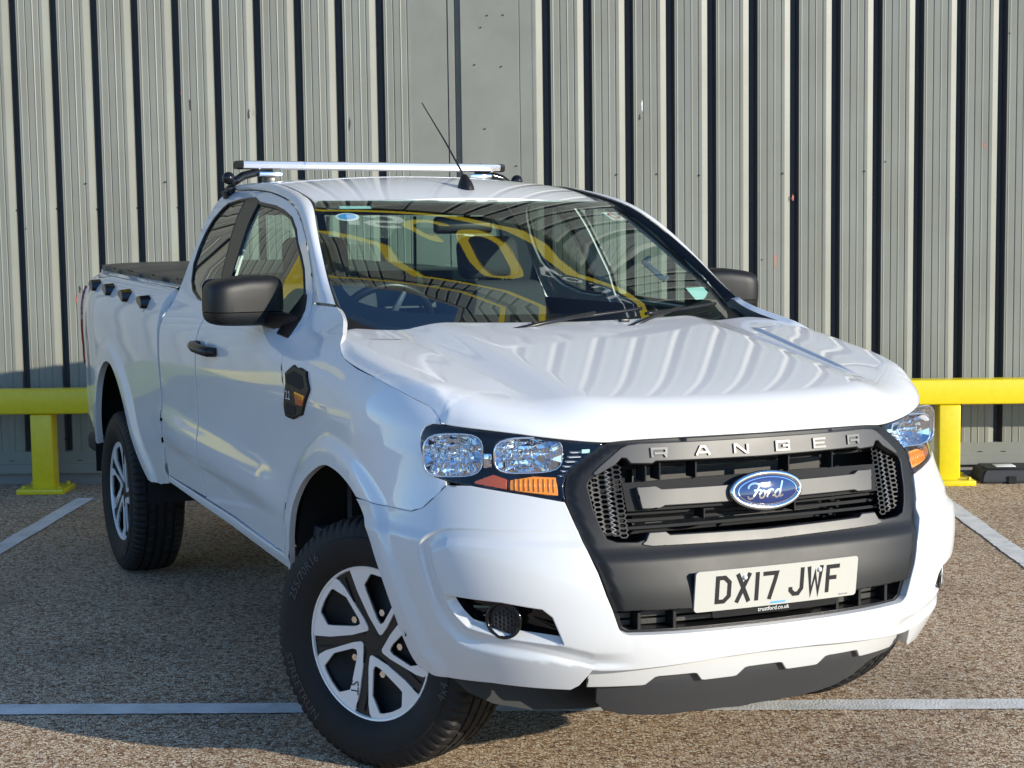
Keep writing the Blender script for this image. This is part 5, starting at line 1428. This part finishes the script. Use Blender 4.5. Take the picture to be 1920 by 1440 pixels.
# ---- cabin
CABB = [(-.84, .60), (.84, .60), (.84, 1.30), (.70, 1.62), (.60, 1.76), (-.60, 1.76), (-.70, 1.62), (-.84, 1.30)]
CWIN = [(-.66, 1.36), (.66, 1.36), (.60, 1.62), (.54, 1.67), (-.54, 1.67), (-.60, 1.62)]
CWIN = dens(CWIN, .06)
prism('cab_back', dens(CABB, .08), lambda a, b_, d: Vector((a, 2.165-.05*(b_-1.3)*(b_ > 1.3)-d, b_)), .03, truck, 'paint', [CWIN])
prism('cab_back_lining', dens([(x*.985, z) for x, z in CABB], .08), lambda a, b_, d: Vector((a, 2.128-.05*(b_-1.3)*(b_ > 1.3)-d*.2, b_)), .01, truck, 'interior', [CWIN])
prism('rear_window', CWIN, lambda a, b_, d: Vector((a, 2.150-.05*(b_-1.3)+d, b_)), .004, truck, 'glass')
for x in (-.20, .20): box('rear_window_bar', (x, 2.146, 1.515), (.012, .012, .30), truck, 'black', .002, 1)
V = []; F = []
xs3 = np.linspace(-.57, .57, 9); ys3 = np.linspace(1.14, 2.12, 9)
for y in ys3:
    for x in xs3: p = roof(x, y); V.append((x, y, p[2]-.03))
for i in range(8):
    for j in range(8): F.append((i*9+j, i*9+j+1, i*9+10+j, i*9+9+j))
from_data('headlining', V, F, truck, 'liner', True)
# dashboard
V = []; F = []
dp = [(.27, 1.20), (.34, 1.268), (.50, 1.285), (.66, 1.270), (.78, 1.235), (.82, 1.17), (.80, 1.05), (.74, .90), (.60, .80)]
for x in np.linspace(-.78, .78, 25):
    hump = .055*math.exp(-((x+.38)/.17)**2)
    for j, (y, z) in enumerate(dp): V.append((x, y+.02*(1-(x/.8)**2), z+(hump if 2 <= j <= 4 else 0)*(1 if j == 3 else .75)-.02*(abs(x)/.8)**2))
k = len(dp)
for i in range(24):
    for j in range(k-1): F.append((i*k+j, (i+1)*k+j, (i+1)*k+j+1, i*k+j+1))
from_data('dashboard', V, F, truck, 'interior', True)
# steering wheel on the driver's side
stw = empty('steering_wheel', truck, (-.40, .97, 1.25)); rm = Matrix.Rotation(D2R(-62), 3, 'X')
tube('wheel_rim', [rm @ Vector((.185*math.cos(a), .185*math.sin(a), 0)) for a in np.linspace(0, 2*math.pi, 48, endpoint=False)], .0155, stw, 'black', 10, True)
for a in (90+0, 200, 340):
    tube('wheel_arm', [rm @ Vector((0, 0, -.01)), rm @ Vector((.18*math.cos(D2R(a+90)), .18*math.sin(D2R(a+90)), 0))], [.03, .014], stw, 'interior', 8, False, .5)
bm = bmesh.new(); bmesh.ops.create_uvsphere(bm, u_segments=18, v_segments=10, radius=.07, matrix=Matrix.Rotation(D2R(-62), 4, 'X') @ Matrix.Diagonal((1.1, .85, .4, 1))); from_bm('wheel_hub', bm, stw, 'interior', True)
tube('steering_column', [(0, 0, 0), (0, -.28, -.14)], .035, stw, 'interior', 10)
def cushion(name, c, s, parent, rot=None, bev=.05):
    return box(name, c, s, parent, 'seat', bev, 4, rot)
for x in (-.38, .38):
    se = empty('front_seat', truck, (x, 1.42, .66))
    cushion('seat_base', (0, .0, .12), (.50, .50, .16), se)
    cushion('seat_back', (0, .27, .44), (.48, .15, .60), se, Matrix.Rotation(D2R(-14), 3, 'X'), .06)
    cushion('head_rest', (0, .355, .83), (.27, .10, .18), se, Matrix.Rotation(D2R(-10), 3, 'X'), .045)
    for dx in (-.06, .06): tube('head_rest_post', [(dx, .335, .70), (dx, .352, .80)], .007, se, 'chrome', 6)
for x in (-.35, .35):
    se = empty('rear_seat', truck, (x, 1.98, .68)); cushion('seat_base', (0, 0, .10), (.48, .24, .12), se); cushion('seat_back', (0, .10, .36), (.48, .08, .40), se)
# interior mirror
box('cabin_mirror', (0, 1.16, 1.625), (.24, .03, .065), truck, 'black', .015, 3)
tube('mirror_stem', [(0, 1.13, 1.65), (0, 1.08, 1.70)], .012, truck, 'black', 8)
# door inner skins
for sg in (1, -1):
    V = []; F = []
    ys = np.linspace(.52, 2.10, 14); zs_ = np.linspace(.62, 1.305, 6)
    for y in ys:
        for z in zs_: V.append((-sg*(float(hw(y, z))-.07), y, z))
    for i in range(13):
        for j in range(5): F.append((i*6+j, i*6+j+1, i*6+7+j, i*6+6+j))
    from_data('door_lining', V, F, truck, 'interior', True)
for sg in (1, -1):
    tube('grab_handle', [(-sg*.64, .86, 1.50), (-sg*.625, .88, 1.485), (-sg*.645, .76, 1.42), (-sg*.66, .75, 1.43)], .011, truck, 'liner', 8)
